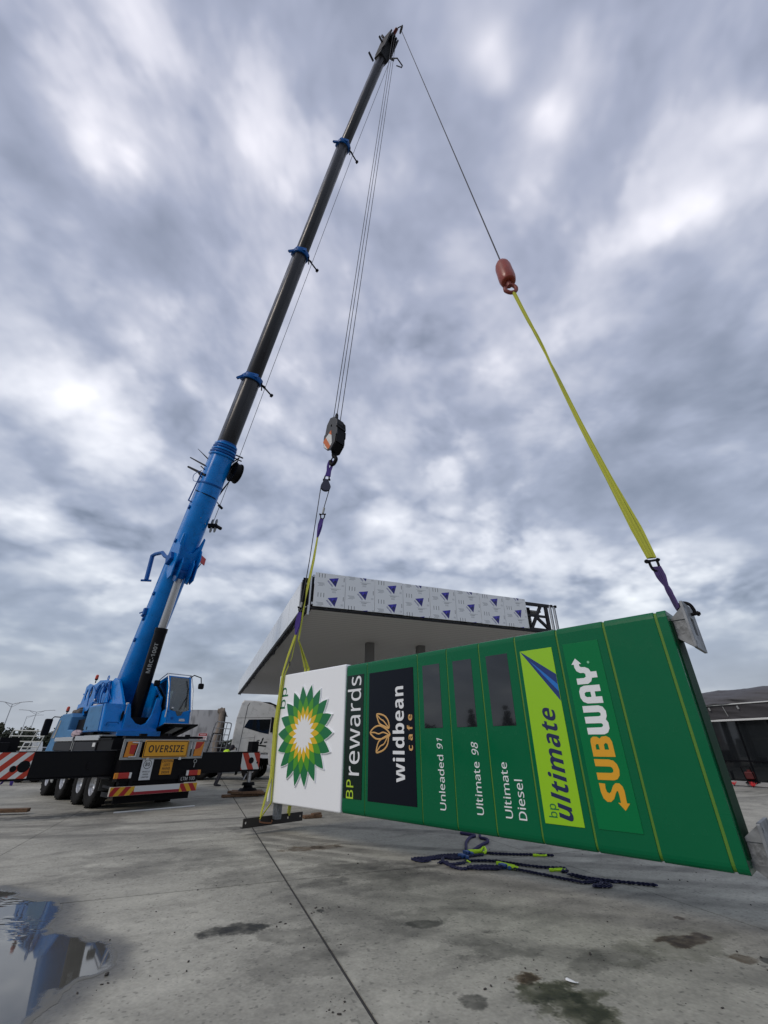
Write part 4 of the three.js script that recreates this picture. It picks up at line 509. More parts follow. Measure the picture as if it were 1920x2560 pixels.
  part('pivot_pin', [rod([-0.76, 3.6, -3.0], [-0.70, 3.6, -3.0], 0.14, 0.14, 20), rod([0.62, 3.6, -3.0], [0.68, 3.6, -3.0], 0.14, 0.14, 20)], MT.blueDark, up);
  // winch frame behind the housing, pierced side plates
  const wf = sub('winch_frame', t); const wp = [[-6.15, 3.25], [-5.95, 3.75], [-6.0, 4.02], [-5.6, 4.12], [-5.0, 4.02], [-4.6, 4.05], [-4.25, 4.15], [-3.2, 4.08], [-2.95, 4.0], [-2.55, 3.2]];
  const wh = [[oval(-5.62, 3.66, 0.14, 0.24, 12).reverse(), oval(-5.08, 3.72, 0.22, 0.25, 12).reverse(), oval(-4.05, 3.66, 0.36, 0.32, 16).reverse(), oval(-3.15, 3.75, 0.20, 0.20, 12).reverse()]];
  part('side_plate', exX(wp, -0.80, -0.74, 0.012, wh[0]), MT.blue, wf); part('side_plate', exX(wp, 0.5, 0.56, 0.012, wh[0]), MT.blue, wf);
  part('winch_drum', [rod([-0.7, 3.6, -4.1], [0.5, 3.6, -4.1], 0.34, 0.34, 24), rod([-0.72, 3.6, -4.1], [-0.68, 3.6, -4.1], 0.5, 0.5, 24)], MT.blueDark, wf); part('cross_tube', [rod([-0.78, 3.98, -5.4], [0.5, 3.98, -5.4], 0.06), rod([-0.78, 3.4, -5.7], [0.5, 3.4, -5.7], 0.08), rod([-0.78, 4.02, -3.2], [0.5, 4.02, -3.2], 0.05), ], MT.blueDark, wf); part('winch_back', [bx(0.06, 0.8, 3.2, -0.55, 3.62, -4.3)], MT.black, wf);
  { const r = rng(9), gs = []; for (let i = 0; i < 5; i++) { const x = -0.84 - r() * 0.06, z = -4.9 + r() * 2.1; gs.push(tube([[x, 3.15, z], [x - 0.05, 3.5 + r() * 0.3, z + 0.15 * (r() - 0.3)], [x, 3.75 + r() * 0.3, z + 0.5 * r()], [x + 0.1, 3.3, z + 0.5 + r() * 0.4]], 0.018, 18, 6)); } part('hydraulic_hose', gs, MT.blueDark, wf).userData.kind = 'stuff'; }
  part('frame_foot', [exX([[-6.2, 3.3], [-5.7, 3.3], [-6.1, 2.9], [-6.9, 2.86], [-7.5, 2.82], [-7.55, 2.68], [-6.3, 2.64], [-5.2, 2.7], [-4.2, 3.2], [-4.2, 3.3]], -0.85, -0.4, 0.02)], MT.blue, wf);
  part('top_lug', [new THREE.TorusGeometry(0.09, 0.018, 8, 18).rotateY(1.57).translate(-0.77, 4.16, -3.3), bx(0.05, 0.06, 0.12, -0.77, 3.72, -6.1)], MT.blue, wf);
  bcn('beacon', -0.77, 4.22, -4.95, t);
  part('guard_lamp', [new THREE.SphereGeometry(0.07, 12, 8).scale(1, 1, 0.7).translate(-0.84, 3.35, -3.9), rod([-0.84, 3.12, -3.92], [-0.84, 3.3, -3.92], 0.015)], MT.alu, wf);
  // ---- operator's cab, tipped back to look up the boom
  const oc = sub('operator_cab', t); oc.position.set(0.66, 2.42, -0.18); oc.rotation.x = -0.20;
  const sl = gs => { const g = merged(gs), p = g.attributes.position; for (let i = 0; i < p.count; i++) p.setZ(i, p.getZ(i) - 0.02 - 0.225 * Math.max(0, p.getY(i) - 0.45)); g.computeVertexNormals(); return g; };
  const side = [[0.02, 0.0], [0.02, 0.45], [-0.10, 1.0], [-0.30, 1.80], [-0.36, 1.86], [-1.60, 1.84], [-1.86, 1.40], [-1.90, 0.85], [-1.75, 0.06], [-1.6, 0.0]], win = [[-0.14, 0.55], [-0.22, 1.0], [-0.42, 1.74], [-1.42, 1.73], [-1.66, 1.38], [-1.68, 0.66], [-1.5, 0.52]];
  part('cab_side', exX(side, 0, 0.05, 0.012, [win.slice().reverse()]), MT.blue, oc); part('cab_side', exX(side, 0.86, 0.91, 0.012, [win.slice().reverse()]), MT.blue, oc);
  part('side_glass', exX(win, 0.015, 0.025, 0), MT.glassDark, oc); part('side_glass', exX(win, 0.885, 0.895, 0), MT.glassDark, oc);
  part('cab_front', exZ([[0.05, 0], [0.86, 0], [0.86, 0.50], [0.62, 0.44], [0.55, 0.30], [0.40, 0.28], [0.32, 0.44], [0.05, 0.50]], -0.02, 0.03, 0.008), MT.blue, oc);
  part('windscreen', sl(exZ([[0.05, 0.50], [0.32, 0.44], [0.40, 0.28], [0.55, 0.30], [0.62, 0.44], [0.86, 0.50], [0.86, 1.80], [0.05, 1.80]], 0.045, 0.055, 0)), phys([0.50, 0.56, 0.56], { transmission: 0.85, roughness: 0.04, thickness: 0 }), oc);
  part('cab_pillar', [sl(bx(0.07, 1.40, 0.05, 0.035, 1.14, 0.045)), sl(bx(0.07, 1.40, 0.05, 0.875, 1.14, 0.045))], MT.blue, oc);
  part('cab_back', [bx(0.82, 0.62, 0.04, 0.455, 0.33, -1.80), bx(0.82, 0.14, 0.04, 0.455, 1.76, -1.62), bx(0.82, 0.04, 1.75, 0.455, 0.03, -0.9)], MT.blue, oc); part('rear_glass', bx(0.82, 1.10, 0.012, 0.455, 1.17, -1.76, 0.12), phys([0.7, 0.74, 0.74], { transmission: 0.85, roughness: 0.05, thickness: 0 }), oc);
  part('cab_roof', [rb(0.92, 0.06, 1.30, 0.455, 1.84, -0.98, 0.02)], MT.blue, oc);
  part('cab_seat', [rb(0.45, 0.12, 0.5, 0.45, 0.5, -1.15, 0.04), rb(0.45, 0.75, 0.14, 0.45, 0.9, -1.45, 0.05, -0.1), rb(0.25, 0.2, 0.1, 0.45, 1.38, -1.5, 0.04), bx(0.7, 0.35, 0.2, 0.45, 0.4, -0.3)], mat([0.09, 0.095, 0.10], { roughness: 0.8 }), oc);
  part('cab_rail', [...pipe([[-0.03, 1.86, -1.6], [-0.03, 1.95, -0.34], [0.95, 1.95, -0.34], [0.95, 1.86, -1.6]], 0.018), ...pipe([[-0.02, 1.93, -0.32], [0.0, 1.4, -0.12], [-0.03, 0.55, 0.07], [-0.05, 0.22, 0.05]], 0.022), ...pipe([[0.94, 1.93, -0.32], [0.97, 1.4, -0.12], [0.94, 0.5, 0.07], [0.92, 0.05, 0.05]], 0.022)], MT.alu, oc);
  part('wiper', sl([rod([0.72, 1.70, 0.085], [0.79, 1.3, 0.095], 0.012), rod([0.79, 1.35, 0.095], [0.70, 0.62, 0.095], 0.014), rod([0.72, 1.0, 0.095], [0.45, 0.5, 0.095], 0.01)]), MT.black, oc);
  part('washer_lamp', rb(0.08, 0.06, 0.05, 0.18, 0.55, 0.06, 0.01), MT.alu, oc); part('badge_plate', rb(0.22, 0.09, 0.012, 0.60, 0.14, 0.04, 0.004), MT.alu, oc); part('round_cover', rod([0.22, 0.2, 0.02], [0.22, 0.2, 0.045], 0.05, 0.05, 18), MT.blueDark, oc);
  part('cab_floor', [bx(1.28, 0.05, 1.95, 0.56, -0.05, -0.80), bx(0.1, 0.1, 1.8, 0.2, -0.1, -0.85), bx(0.1, 0.1, 1.8, 0.9, -0.1, -0.85)], MT.black, oc); part('floor_edge', bx(1.0, 0.035, 0.05, 0.44, -0.01, 0.06), MT.alu, oc); part('floor_patch', bx(0.28, 0.01, 0.9, 0.62, -0.082, -0.6), MT.white, oc);
  part('cab_mirror', [...pipe([[0.9, 1.86, -0.30], [1.0, 1.93, -0.2], [1.28, 1.84, -0.15], [1.31, 1.62, -0.15]], 0.02), rb(0.22, 0.22, 0.14, 1.31, 1.5, -0.15, 0.05)], MT.blackGloss, oc);
  part('small_mirror', [rb(0.12, 0.08, 0.05, 0.44, 3.40, -0.95, 0.02, 0, 0, 0.6), rod([0.44, 3.32, -0.95], [0.36, 3.28, -0.95], 0.012), rb(0.2, 0.22, 0.14, 0.30, 3.86, -0.9, 0.03)], MT.black, up);
  // ---- boom: base section, four telescopes, collars
  const boomProf = (w, h) => { const o = []; const r = w * 0.16; o.push([-w / 2, h / 2 - r], [-w / 2 + r * 0.3, h / 2 - r * 0.3], [-w / 2 + r, h / 2], [w / 2 - r, h / 2], [w / 2 - r * 0.3, h / 2 - r * 0.3], [w / 2, h / 2 - r]); const n = 14; for (let i = 0; i <= n; i++) { const a = -i / n * Math.PI; o.push([Math.cos(a) * w / 2, -h * 0.06 + Math.sin(a) * h * 0.44]); } return o.reverse(); };
  const frame = (a, b) => { const z = b.clone().sub(a).normalize(), x = V(1, 0, 0), y = new THREE.Vector3().crossVectors(z, x); return new THREE.Matrix4().makeBasis(x, y, z).setPosition(a); };
  const seg = (a, b, w, h, bev = 0.01) => toCreasedNormals(ext(shape(boomProf(w, h)), a.distanceTo(b), bev), 0.6).applyMatrix4(frame(a, b));
  const B0 = V(0, 3.55, -3.05), B1 = V(0, 13.67, 1.16), B2 = V(0, 17.61, 2.63), B3 = V(0, 25.03, 5.41), B4 = V(0, 32.67, 8.31), B5 = V(0, 39.6, 11.7);
  const bo = sub('boom', t); const Fb = frame(B0, B1), inB = (x, y, z) => V(x, y, z).applyMatrix4(Fb); const LB = B0.distanceTo(B1);
  part('base_section', [seg(B0.clone().lerp(B1, -0.03), B1, 0.98, 0.98, 0.02)], MT.blue, bo);
  const BW = B0.clone().lerp(B1, 1.02);
  part('telescope_section', seg(B0.clone().lerp(B1, 0.9), B2, 0.80, 0.80), MT.boomGrey, bo); part('telescope_section', seg(B1.clone().lerp(B2, 0.8), B3, 0.70, 0.70), MT.boomGrey, bo); part('telescope_section', seg(B2.clone().lerp(B3, 0.9), B4, 0.62, 0.62), MT.boomGrey, bo); part('telescope_section', seg(B3.clone().lerp(B4, 0.9), B5, 0.53, 0.53), MT.boomGrey, bo);
  for (let k = 0; k < 5; k++) { const f = 1.0 + k * 0.0125, w = 1.10 - k * 0.035; part('base_collar', seg(B0.clone().lerp(B1, f - 0.004), B0.clone().lerp(B1, f + 0.004), w, w), k % 2 ? MT.blueDark : MT.blue, bo); part('collar_core', seg(B0.clone().lerp(B1, f), B0.clone().lerp(B1, f + 0.0125), w - 0.14, w - 0.14), MT.blueDark, bo); }
  part('base_rib', [seg(B0.clone().lerp(B1, 0.86), B0.clone().lerp(B1, 0.868), 1.02, 1.02)], MT.blueDark, bo);
  const collar = (P, Q, w) => { const F = frame(P, Q), c = sub('collar', bo), q = (x, y, z) => V(x, y, z).applyMatrix4(F); part('collar_ring', [seg(P.clone().lerp(Q, -0.012), P.clone().lerp(Q, 0.018), w + 0.17, w + 0.15), beam(q(-w / 2 - 0.06, 0.1, 0.0), q(-w / 2 - 0.30, 0.05, -0.30), 0.09, 0.12), beam(q(-w / 2 - 0.05, -0.1, 0.1), q(0.0, -w / 2 - 0.12, 0.1), 0.1, 0.2)], MT.blueDark, c);
    part('rope_guide', [rod(q(w / 2, -0.2, 0), q(w / 2 + 0.62, -0.34, -0.30), 0.04), rb(0.12, 0.12, 0.16, ...q(w / 2 + 0.64, -0.35, -0.31).toArray(), 0.02), new THREE.TorusGeometry(0.08, 0.02, 8, 16).translate(...q(w / 2 + 0.16, -0.28, -0.1).toArray()), rod(q(w / 2 - 0.05, -0.35, 0), q(w / 2 + 0.1, -0.3, -0.35), 0.03)], MT.black, c); };
  collar(B2, B3, 0.80); collar(B3, B4, 0.70); collar(B4, B5, 0.62);
  // cylinder bracket and luffing cylinder
  const plB = (pts, y0, y1, tilt) => { const g = exZ(pts, 0, y1 - y0, 0.008); return g.applyMatrix4(new THREE.Matrix4().set(1, 0, 0, 0, 0, 0, -1, y1, 0, 1, 0, 0, 0, 0, 0, 1)).applyMatrix4(Fb); };
  part('cylinder_bracket', [[-1, 1].map(k => exX([[-0.30, 9.6], [0.10, 9.25], [0.14, 8.85], [-0.02, 8.45], [-0.14, 7.95], [-0.45, 7.85], [-0.75, 8.3], [-0.80, 9.2]], k < 0 ? -0.50 : 0.445, k < 0 ? -0.445 : 0.50, 0.01)), [-1, 1].map(k => exX([[0.10, 8.75], [0.16, 8.5], [0.02, 8.05], [-0.2, 7.75], [-0.45, 7.85], [-0.3, 8.7]], k < 0 ? -0.27 : 0.22, k < 0 ? -0.22 : 0.27, 0.01)), plB([[-0.5, 6.25], [-0.49, 7.0], [-0.44, 7.05], [-0.34, 6.55], [-0.2, 6.3], [0, 6.22], [0.2, 6.3], [0.34, 6.55], [0.44, 7.05], [0.49, 7.0], [0.5, 6.25], [0.27, 5.55], [0.27, 5.2], [-0.27, 5.2], [-0.27, 5.55]].reverse(), -0.58, -0.46)], MT.blue, bo);
  const C0 = V(0, 8.25, -0.42), C1 = V(0, 5.9, -1.02), C2 = V(0, 2.45, -1.90); C2.z = -1.55;
  const cy = sub('luffing_cylinder', t); part('cylinder_rod', rod(C0, C1, 0.155, 0.155, 24), MT.chrome, cy); part('cylinder_eye', [rod([-0.4, 8.25, -0.42], [0.4, 8.25, -0.42], 0.17, 0.17, 20), rod(V(0, 8.25, -0.42), V(0, 8.0, -0.49), 0.22, 0.19, 16)], MT.blueDark, cy);
  part('cylinder_barrel', [rod(C1.clone().lerp(C2, -0.0), C2, 0.235, 0.235, 28), rod(C1.clone().lerp(C2, -0.02), C1.clone().lerp(C2, 0.03), 0.25, 0.25, 28)], MT.blackGloss, cy);
  { const zd = C1.clone().sub(C2).normalize(), nd = V(-0.3, 0, 0.95), x = new THREE.Vector3().crossVectors(zd, nd).normalize(), n = new THREE.Vector3().crossVectors(x, zd); const g = text('MRC-100T', fontB, 1.15, 0.145, 0.012); g.rotateZ(Math.PI / 2).translate(0.05, 0, 0.232); g.applyMatrix4(new THREE.Matrix4().makeBasis(x, zd, n).setPosition(C2.clone().lerp(C1, 0.52))); part('lettering', g, MT.aluDull, cy); }
  // things along the base section
  const nub = (s, d) => bx(0.12, 0.1, 0.16, ...inB(-0.5, 0.05, s).toArray(), -0.4); part('boom_lug', [2.2, 3.1, 4.2, 6.6, 8.2].map(s => nub(s)), MT.blueDark, bo);
  part('boom_flap', [bx(0.03, 0.09, 0.02, ...inB(-0.05, -0.47, 7.9).toArray(), -0.4), bx(0.03, 0.08, 0.02, ...inB(0.25, -0.44, 7.7).toArray(), -0.4)], MT.aluDull, bo);
  const J = (x, y, z) => V(x, y, z);
  part('guide_arm', [rod(J(-0.45, 13.3, 0.95), J(-0.55, 14.79, -0.70), 0.035, 0.012), rod(J(-0.45, 13.0, 0.85), J(-0.55, 14.63, -1.45), 0.045, 0.03), rod(J(-0.45, 12.5, 0.9), J(-0.55, 14.03, -1.4), 0.07, 0.05), rod(J(-0.5, 12.9, 0.7), J(-0.55, 13.25, 0.3), 0.025), rod(J(-0.5, 12.5, 0.6), J(-0.55, 12.9, 0.2), 0.025)], MT.black, bo);
  part('hose_pipe', [...pipe([J(-0.55, 12.77, 0.60), J(-0.62, 11.46, 0.04), J(-0.5, 11.4, 0.1)], 0.03), tube([J(-0.55, 12.9, 0.55), J(-0.72, 12.75, 0.2), J(-0.7, 12.4, 0.25), J(-0.52, 12.3, 0.5)], 0.014, 20, 6)], MT.blueDark, bo);
  part('boom_band', [tube([inB(-0.51, 0.2, 9.05), inB(-0.5, -0.1, 9.0), inB(-0.2, -0.48, 8.95), inB(0.2, -0.47, 8.92), inB(0.5, -0.1, 8.85), inB(0.75, -0.1, 8.7)], 0.022, 40, 6), rod(inB(0.62, -0.1, 8.75), inB(0.85, -0.1, 8.65), 0.06)], MT.black, bo);
  const ar = sub('jib_bracket', bo); part('bracket_arm', [...pipe([J(-0.5, 8.76, -0.55), J(-0.52, 9.15, -1.35), J(-0.52, 9.45, -1.8), J(-0.55, 9.6, -2.6), J(-0.55, 9.62, -2.96)], 0.085), rb(0.3, 0.4, 0.5, -0.5, 8.8, -0.55, 0.05, -0.4)], MT.blueDark, ar); part('bracket_leg', [rod(J(-0.55, 9.62, -2.96), J(-0.55, 8.38, -2.86), 0.095, 0.095, 14), rod(J(-0.72, 8.36, -3.0), J(-0.38, 8.36, -2.72), 0.05)], MT.blueDark, ar);
  part('boom_sensor', [rb(0.14, 0.3, 0.18, -0.55, 6.72, -1.85, 0.03), rod(J(-0.55, 6.74, -1.9), J(-0.55, 6.77, -2.45), 0.03), rod(J(-0.55, 6.55, -1.95), J(-0.55, 6.6, -2.1), 0.05)], MT.blueDark, bo);
  // auxiliary rope sheave, wheel and flag on the right side
  const sh = sub('deflection_sheave', bo); part('sheave_wheel', [rod(J(0.62, 13.1, 1.20), J(0.86, 13.1, 1.20), 0.46, 0.46, 36), rod(J(0.58, 13.1, 1.2), J(0.63, 13.1, 1.2), 0.50, 0.50, 36), rod(J(0.85, 13.1, 1.2), J(0.90, 13.1, 1.2), 0.50, 0.50, 36), rod(J(0.55, 13.1, 1.2), J(1.0, 13.1, 1.2), 0.1, 0.1, 16)], MT.black, sh);
  part('sheave_frame', [...pipe([J(0.5, 13.9, 0.75), J(0.6, 14.36, 0.80)], 0.03), ...pipe([J(0.6, 14.36, 0.80), J(0.6, 13.51, 1.97)], 0.035), ...pipe([J(0.6, 14.2, 0.75), J(0.6, 13.36, 1.90)], 0.03), rod(J(0.45, 13.5, 0.8), J(0.6, 13.7, 1.6), 0.03), rod(J(0.45, 13.1, 0.7), J(0.62, 13.6, 1.5), 0.03), rod(J(0.62, 12.6, 1.0), J(0.5, 12.1, 0.45), 0.03), rod(J(0.66, 12.7, 0.95), J(0.5, 12.0, 0.5), 0.025)], MT.black, sh);
  const an = sub('rope_roller', bo); part('roller_hub', [rod(J(0.5, 10.55, 0.1), J(0.78, 10.55, 0.35), 0.12), rod(J(0.7, 10.5, 0.45), J(0.8, 10.3, 0.75), 0.08)], MT.black, an); part('roller_flange', [0, 1, 2, 3].map(i => new THREE.SphereGeometry(0.10, 10, 8).scale(0.5, 1.5, 1).translate(0.6 + (i % 2) * 0.12, 10.55 + (i < 2 ? 0.2 : -0.2), 0.2 + (i % 2) * 0.15)), MT.aluDull, an);
  const fl = sub('tip_flag', bo); part('flag_cloth', rb(0.30, 0.40, 0.03, 0.78, 9.05, -0.35, 0.01, -0.35, 0.3, -0.3), MT.red, fl); part('flag_stick', [rod(J(0.76, 8.95, -0.36), J(0.62, 8.25, -0.95), 0.018), rod(J(0.6, 8.5, -0.65), J(0.56, 8.2, -0.9), 0.03), rod(J(0.6, 8.35, -0.8), J(0.62, 8.05, -1.1), 0.03)], MT.black, fl);
  // boom head: sheaves, rooster arm
  const hd = sub('boom_head', t); const Fh = frame(B4, B5), LH = B4.distanceTo(B5), q = (x, y, z) => V(x, y, z + LH).applyMatrix4(Fh);
  const hb = (w, h, d, x, y, z) => { const g = new THREE.BoxGeometry(w, h, d); const F = Fh.clone(); F.setPosition(q(x, y, z)); return g.applyMatrix4(F); };
  part('head_body', [hb(0.66, 0.62, 1.1, 0, 0, -0.3), hb(0.08, 0.9, 1.3, -0.3, -0.1, 0.1), hb(0.08, 0.9, 1.3, 0.3, -0.1, 0.1), hb(0.5, 0.5, 0.3, 0, 0.1, 0.8)], MT.darkSteel, hd);
  for (const [x, y, z] of [[-0.15, -0.35, 0.55], [0, -0.35, 0.55], [0.15, -0.35, 0.55], [-0.1, 0.3, 0.9], [0.12, 0.3, 0.9]]) part('head_sheave', rod(q(x - 0.04, y, z), q(x + 0.04, y, z), 0.27, 0.27, 20), MT.black, hd);
  part('head_fitting', [rod(q(-0.35, 0.2, -1.2), q(-0.75, 0.3, -0.95), 0.06), rod(q(-0.35, 0.1, 0.3), q(-0.6, 0.2, 0.5), 0.06), rod(q(0.3, -0.4, -0.6), q(0.5, -0.6, -0.7), 0.07), rod(q(-0.3, 0.3, 0.9), q(-0.4, 0.45, 1.1), 0.07), rod(q(0.3, 0.2, 0.5), q(0.55, 0.1, 0.4), 0.06)], MT.darkSteel, hd);
  part('rooster_arm', [beam(q(0, 0.2, 0.8), V(0, 40.85, 12.65), 0.14, 0.14), beam(q(0.1, 0.0, 0.8), V(0.05, 40.8, 12.68), 0.08, 0.08)], mat([0.16, 0.03, 0.025], { roughness: 0.5 }), hd);
  part('rooster_sheave', [tube([V(0.02, 40.8, 12.7), V(0.06, 40.5, 12.95), V(0.06, 40.1, 12.98)], 0.03, 10, 6), new THREE.TorusGeometry(0.16, 0.04, 8, 18).rotateY(1.2).scale(1, 1.7, 1).translate(0.06, 39.9, 12.95)], MT.black, hd);
  part('anti_two_block', [...pipe([q(0.25, -0.5, -0.8), q(0.45, -1.2, -1.2), q(0.8, -1.5, -1.6), q(0.75, -1.6, -1.9)], 0.035), rod(q(0.75, -1.6, -1.9), q(0.35, -1.9, -2.6), 0.03)], MT.darkSteel, hd);
  // ropes
  const blk = ROPE_A.clone(); const topL = [q(-0.15, -0.6, 0.55), q(0.0, -0.6, 0.55), q(0.15, -0.6, 0.55)]; const lowW = [V(-1.72, 11.45, -10.97), V(-1.605, 11.7, -10.98), V(-1.49, 11.35, -11.0)];
  topL.forEach((a, i) => part('hoist_rope', rod(a, crInv(lowW[i]), 0.013, 0.013, 6), MT.rope, t));
  part('luffing_side_rope', [rod(q(0.35, -0.45, -0.9), J(0.55, 32.3, 8.55), 0.012, 0.012, 6), rod(J(0.55, 32.3, 8.55), J(0.6, 24.7, 5.6), 0.012, 0.012, 6), rod(J(0.6, 24.7, 5.6), J(0.66, 17.4, 2.75), 0.012, 0.012, 6), rod(J(0.66, 17.4, 2.75), J(0.66, 13.5, 1.35), 0.012, 0.012, 6), rod(J(0.66, 12.6, 0.9), J(0.62, 10.6, 0.2), 0.012, 0.012, 6)], MT.rope, t);
  part('auxiliary_rope', rod(V(0.06, 39.75, 12.95), crInv(BALL_TOP.clone().add(V(0.012, -0.22, 0.012))), 0.0175, 0.0175, 8), MT.rope, t);
}

// ---------------------------------------------------------------- lifting gear
const CAMX = V(1, 0, 0);
{
  // main hook block: cheek plates, sheaves, hook
  const P = V(-1.64, 10.80, -11.05), t = thing('hook_block', 'black crane hook block with white and orange stripes hanging on three ropes', 'hook block', P.toArray(), -0.72);
  const ck = [[-0.06, 0.64], [0.14, 0.60], [0.27, 0.40], [0.30, 0.16], [0.26, 0.12], [0.31, 0.04], [0.31, -0.20], [0.27, -0.24], [0.24, -0.52], [0.06, -0.74], [-0.10, -0.70], [-0.28, -0.50], [-0.33, -0.26], [-0.31, 0.0], [-0.26, 0.04], [-0.21, 0.40]];
  const ckd = (z0, z1, m) => part('cheek_plate', exZ(ck, z0, z1, 0.01, [oval(0.03, 0.26, 0.045, 0.07, 12).reverse()]), m, t);
  ckd(0.16, 0.21, mat([0.030, 0.033, 0.037], { roughness: 0.45 })); ckd(-0.21, -0.16, MT.black);
  part('stripe_plate', exZ([[-0.31, -0.22], [0.05, 0.06], [0.12, -0.5], [0.0, -0.68], [-0.10, -0.66], [-0.26, -0.5]], 0.211, 0.216, 0), MT.white, t); part('orange_stripe', exZ([[-0.32, -0.26], [-0.20, -0.135], [0.06, -0.60], [0.0, -0.68], [-0.06, -0.67]], 0.217, 0.222, 0), mat([0.55, 0.13, 0.03]), t); part('orange_stripe', exZ([[-0.06, -0.025], [0.05, 0.06], [0.08, -0.16]], 0.217, 0.222, 0), mat([0.55, 0.13, 0.03]), t);
  for (const z of [-0.09, 0, 0.09]) part('sheave', [rod([0, 0.16, z - 0.03], [0, 0.16, z + 0.03], 0.27, 0.27, 28)], MT.black, t);
  part('rope_guard', [bx(0.06, 0.75, 0.36, 0.27, -0.12, 0), bx(0.05, 0.5, 0.36, 0.23, 0.32, 0, 0, 0, 0.3), bx(0.3, 0.05, 0.36, 0.17, -0.62, 0, 0, 0, 0.8), bx(0.4, 0.4, 0.3, 0, -0.32, 0)], MT.black, t);
  part('rope_anchor', [rb(0.09, 0.26, 0.09, 0.02, 0.76, 0, 0.02), rod([0.02, 0.6, 0], [0.02, 0.92, 0], 0.04)], MT.darkSteel, t);
  part('hook', [tube([[0, -0.55, 0], [0, -0.85, 0], [0.10, -0.95, 0], [0.13, -1.08, 0], [0.02, -1.19, 0], [-0.10, -1.12, 0], [-0.12, -1.0, 0]], 0.062, 30, 8), rod([0, -0.5, 0], [0, -0.72, 0], 0.10, 0.08, 14), rod([-0.12, -1.0, 0], [0.03, -0.88, 0.02], 0.02)], MT.black, t);
}
const Y = (p, w, tw) => [p.x, p.y, p.z, w, tw || 0];
{
  const down = V(0, -1, 0), ax = V(0.72, 0, -0.69);
  const s1 = thing('purple_sling', 'short purple round sling hanging from the black hook block', 'sling'); part('loop', [ribbon([[-1.73, 9.78, -11.10, 0.12, 0], [-1.80, 9.62, -11.12, 0.07, 0.2], [-1.79, 9.42, -11.14, 0.10, 0.1], [-1.80, 9.22, -11.15, 0.16, 0]], CAMX, 0.03, 30), ribbon([[-1.70, 9.78, -11.10, 0.12, 0], [-1.68, 9.62, -11.12, 0.07, 0.2], [-1.74, 9.42, -11.14, 0.10, 0.1], [-1.78, 9.22, -11.15, 0.16, 0]], CAMX, 0.03, 30)], MT.purple, s1);
  const sk = (n, lab, c, axis, across, w, l, r, g) => { const t = thing(n, lab, 'shackle', [0, 0, 0], 0, g), s = shackle(c, axis, across, w, l, r); part('bow', s.bow, MT.black, t); part('pin', s.pin, MT.black, t); return t; };
  sk('shackle', 'round black shackle between the purple sling and the snatch block', V(-1.815, 9.09, -11.16), V(0, 1, 0), CAMX, 0.13, 0.19, 0.024);
  const sb = thing('snatch_block', 'small dark teardrop pulley block below the hook block', 'pulley block', [-1.838, 8.86, -11.18], 0.3);
  const tear = []; for (let i = 0; i <= 20; i++) { const a = -Math.PI * 1.15 + i / 20 * Math.PI * 1.3; tear.push([Math.cos(a) * 0.155, Math.sin(a) * 0.155 - 0.02]); } tear.push([0.055, 0.25], [-0.055, 0.25]);
  part('side_plate', exZ(tear, 0.02, 0.05, 0.008), mat([0.03, 0.032, 0.06]), sb); part('side_plate', exZ(tear, -0.05, -0.02, 0.008), mat([0.03, 0.032, 0.06]), sb); part('pulley', rod([0, -0.02, -0.02], [0, -0.02, 0.02], 0.13, 0.13, 20), MT.darkSteel, sb);
  // wire rope over the snatch block: one end to each side sling
  const wr = thing('wire_rope', 'thin dark wire rope running over the teardrop pulley to both yellow slings', 'wire rope'); part('strand', [...pipe([V(-1.985, 8.80, -11.17), V(-2.16, 6.4, -11.33), V(-2.235, 5.62, -11.38), V(-2.30, 5.10, -11.43)], 0.013), ...pipe([V(-1.71, 8.80, -11.20), V(-1.862, 8.05, -11.25)], 0.013)], MT.rope, wr); part('swaged_end', [rod(V(-1.84, 8.12, -11.25), V(-1.868, 7.93, -11.26), 0.032), rod(V(-2.28, 5.2, -11.42), V(-2.30, 5.06, -11.43), 0.03)], MT.aluDull, wr);
  sk('shackle', 'black shackle at the end of the wire rope above the upper purple sling', V(-1.872, 7.90, -11.26), V(0, -1, 0), CAMX, 0.11, 0.16, 0.018);
  const s2 = thing('purple_sling', 'narrow purple sling between the wire rope and the long yellow sling', 'sling'); part('loop', [ribbon([[-1.885, 7.76, -11.27, 0.11, 0], [-1.93, 7.55, -11.28, 0.13, 0.3], [-1.965, 7.35, -11.29, 0.09, 0.8], [-1.98, 7.14, -11.31, 0.05, 1]], CAMX, 0.04, 30), ribbon([[-1.885, 7.76, -11.27, 0.08, 0], [-1.90, 7.5, -11.28, 0.08, 0], [-1.93, 7.3, -11.29, 0.05, 0.3], [-1.98, 7.14, -11.31, 0.05, 1]], CAMX, 0.03, 24)], MT.purple, s2);
  sk('shackle', 'small shackle above the lower purple sling in front of the canopy corner', V(-2.302, 5.07, -11.43), V(0, -1, 0), CAMX, 0.09, 0.14, 0.016);
  const s3 = thing('purple_sling', 'purple sling in front of the canopy corner holding the front yellow strap', 'sling'); part('loop', ribbon([[-2.306, 4.93, -11.434, 0.09, 0], [-2.33, 4.75, -11.44, 0.14, 0.2], [-2.35, 4.55, -11.46, 0.15, 0.5], [-2.37, 4.33, -11.48, 0.10, 1.2]], CAMX, 0.04, 30), MT.purple, s3);
  // yellow straps. The front one passes in front of the white head, the other behind it
  const wA = signW(-8.90, -0.30, 0.18), wB = signW(-8.90, -0.30, -0.58), topF = signW(-8.80, 2.83, 0.06);
  const s4 = thing('yellow_strap', 'yellow strap in front of the white sign end running down to the black angle', 'sling');
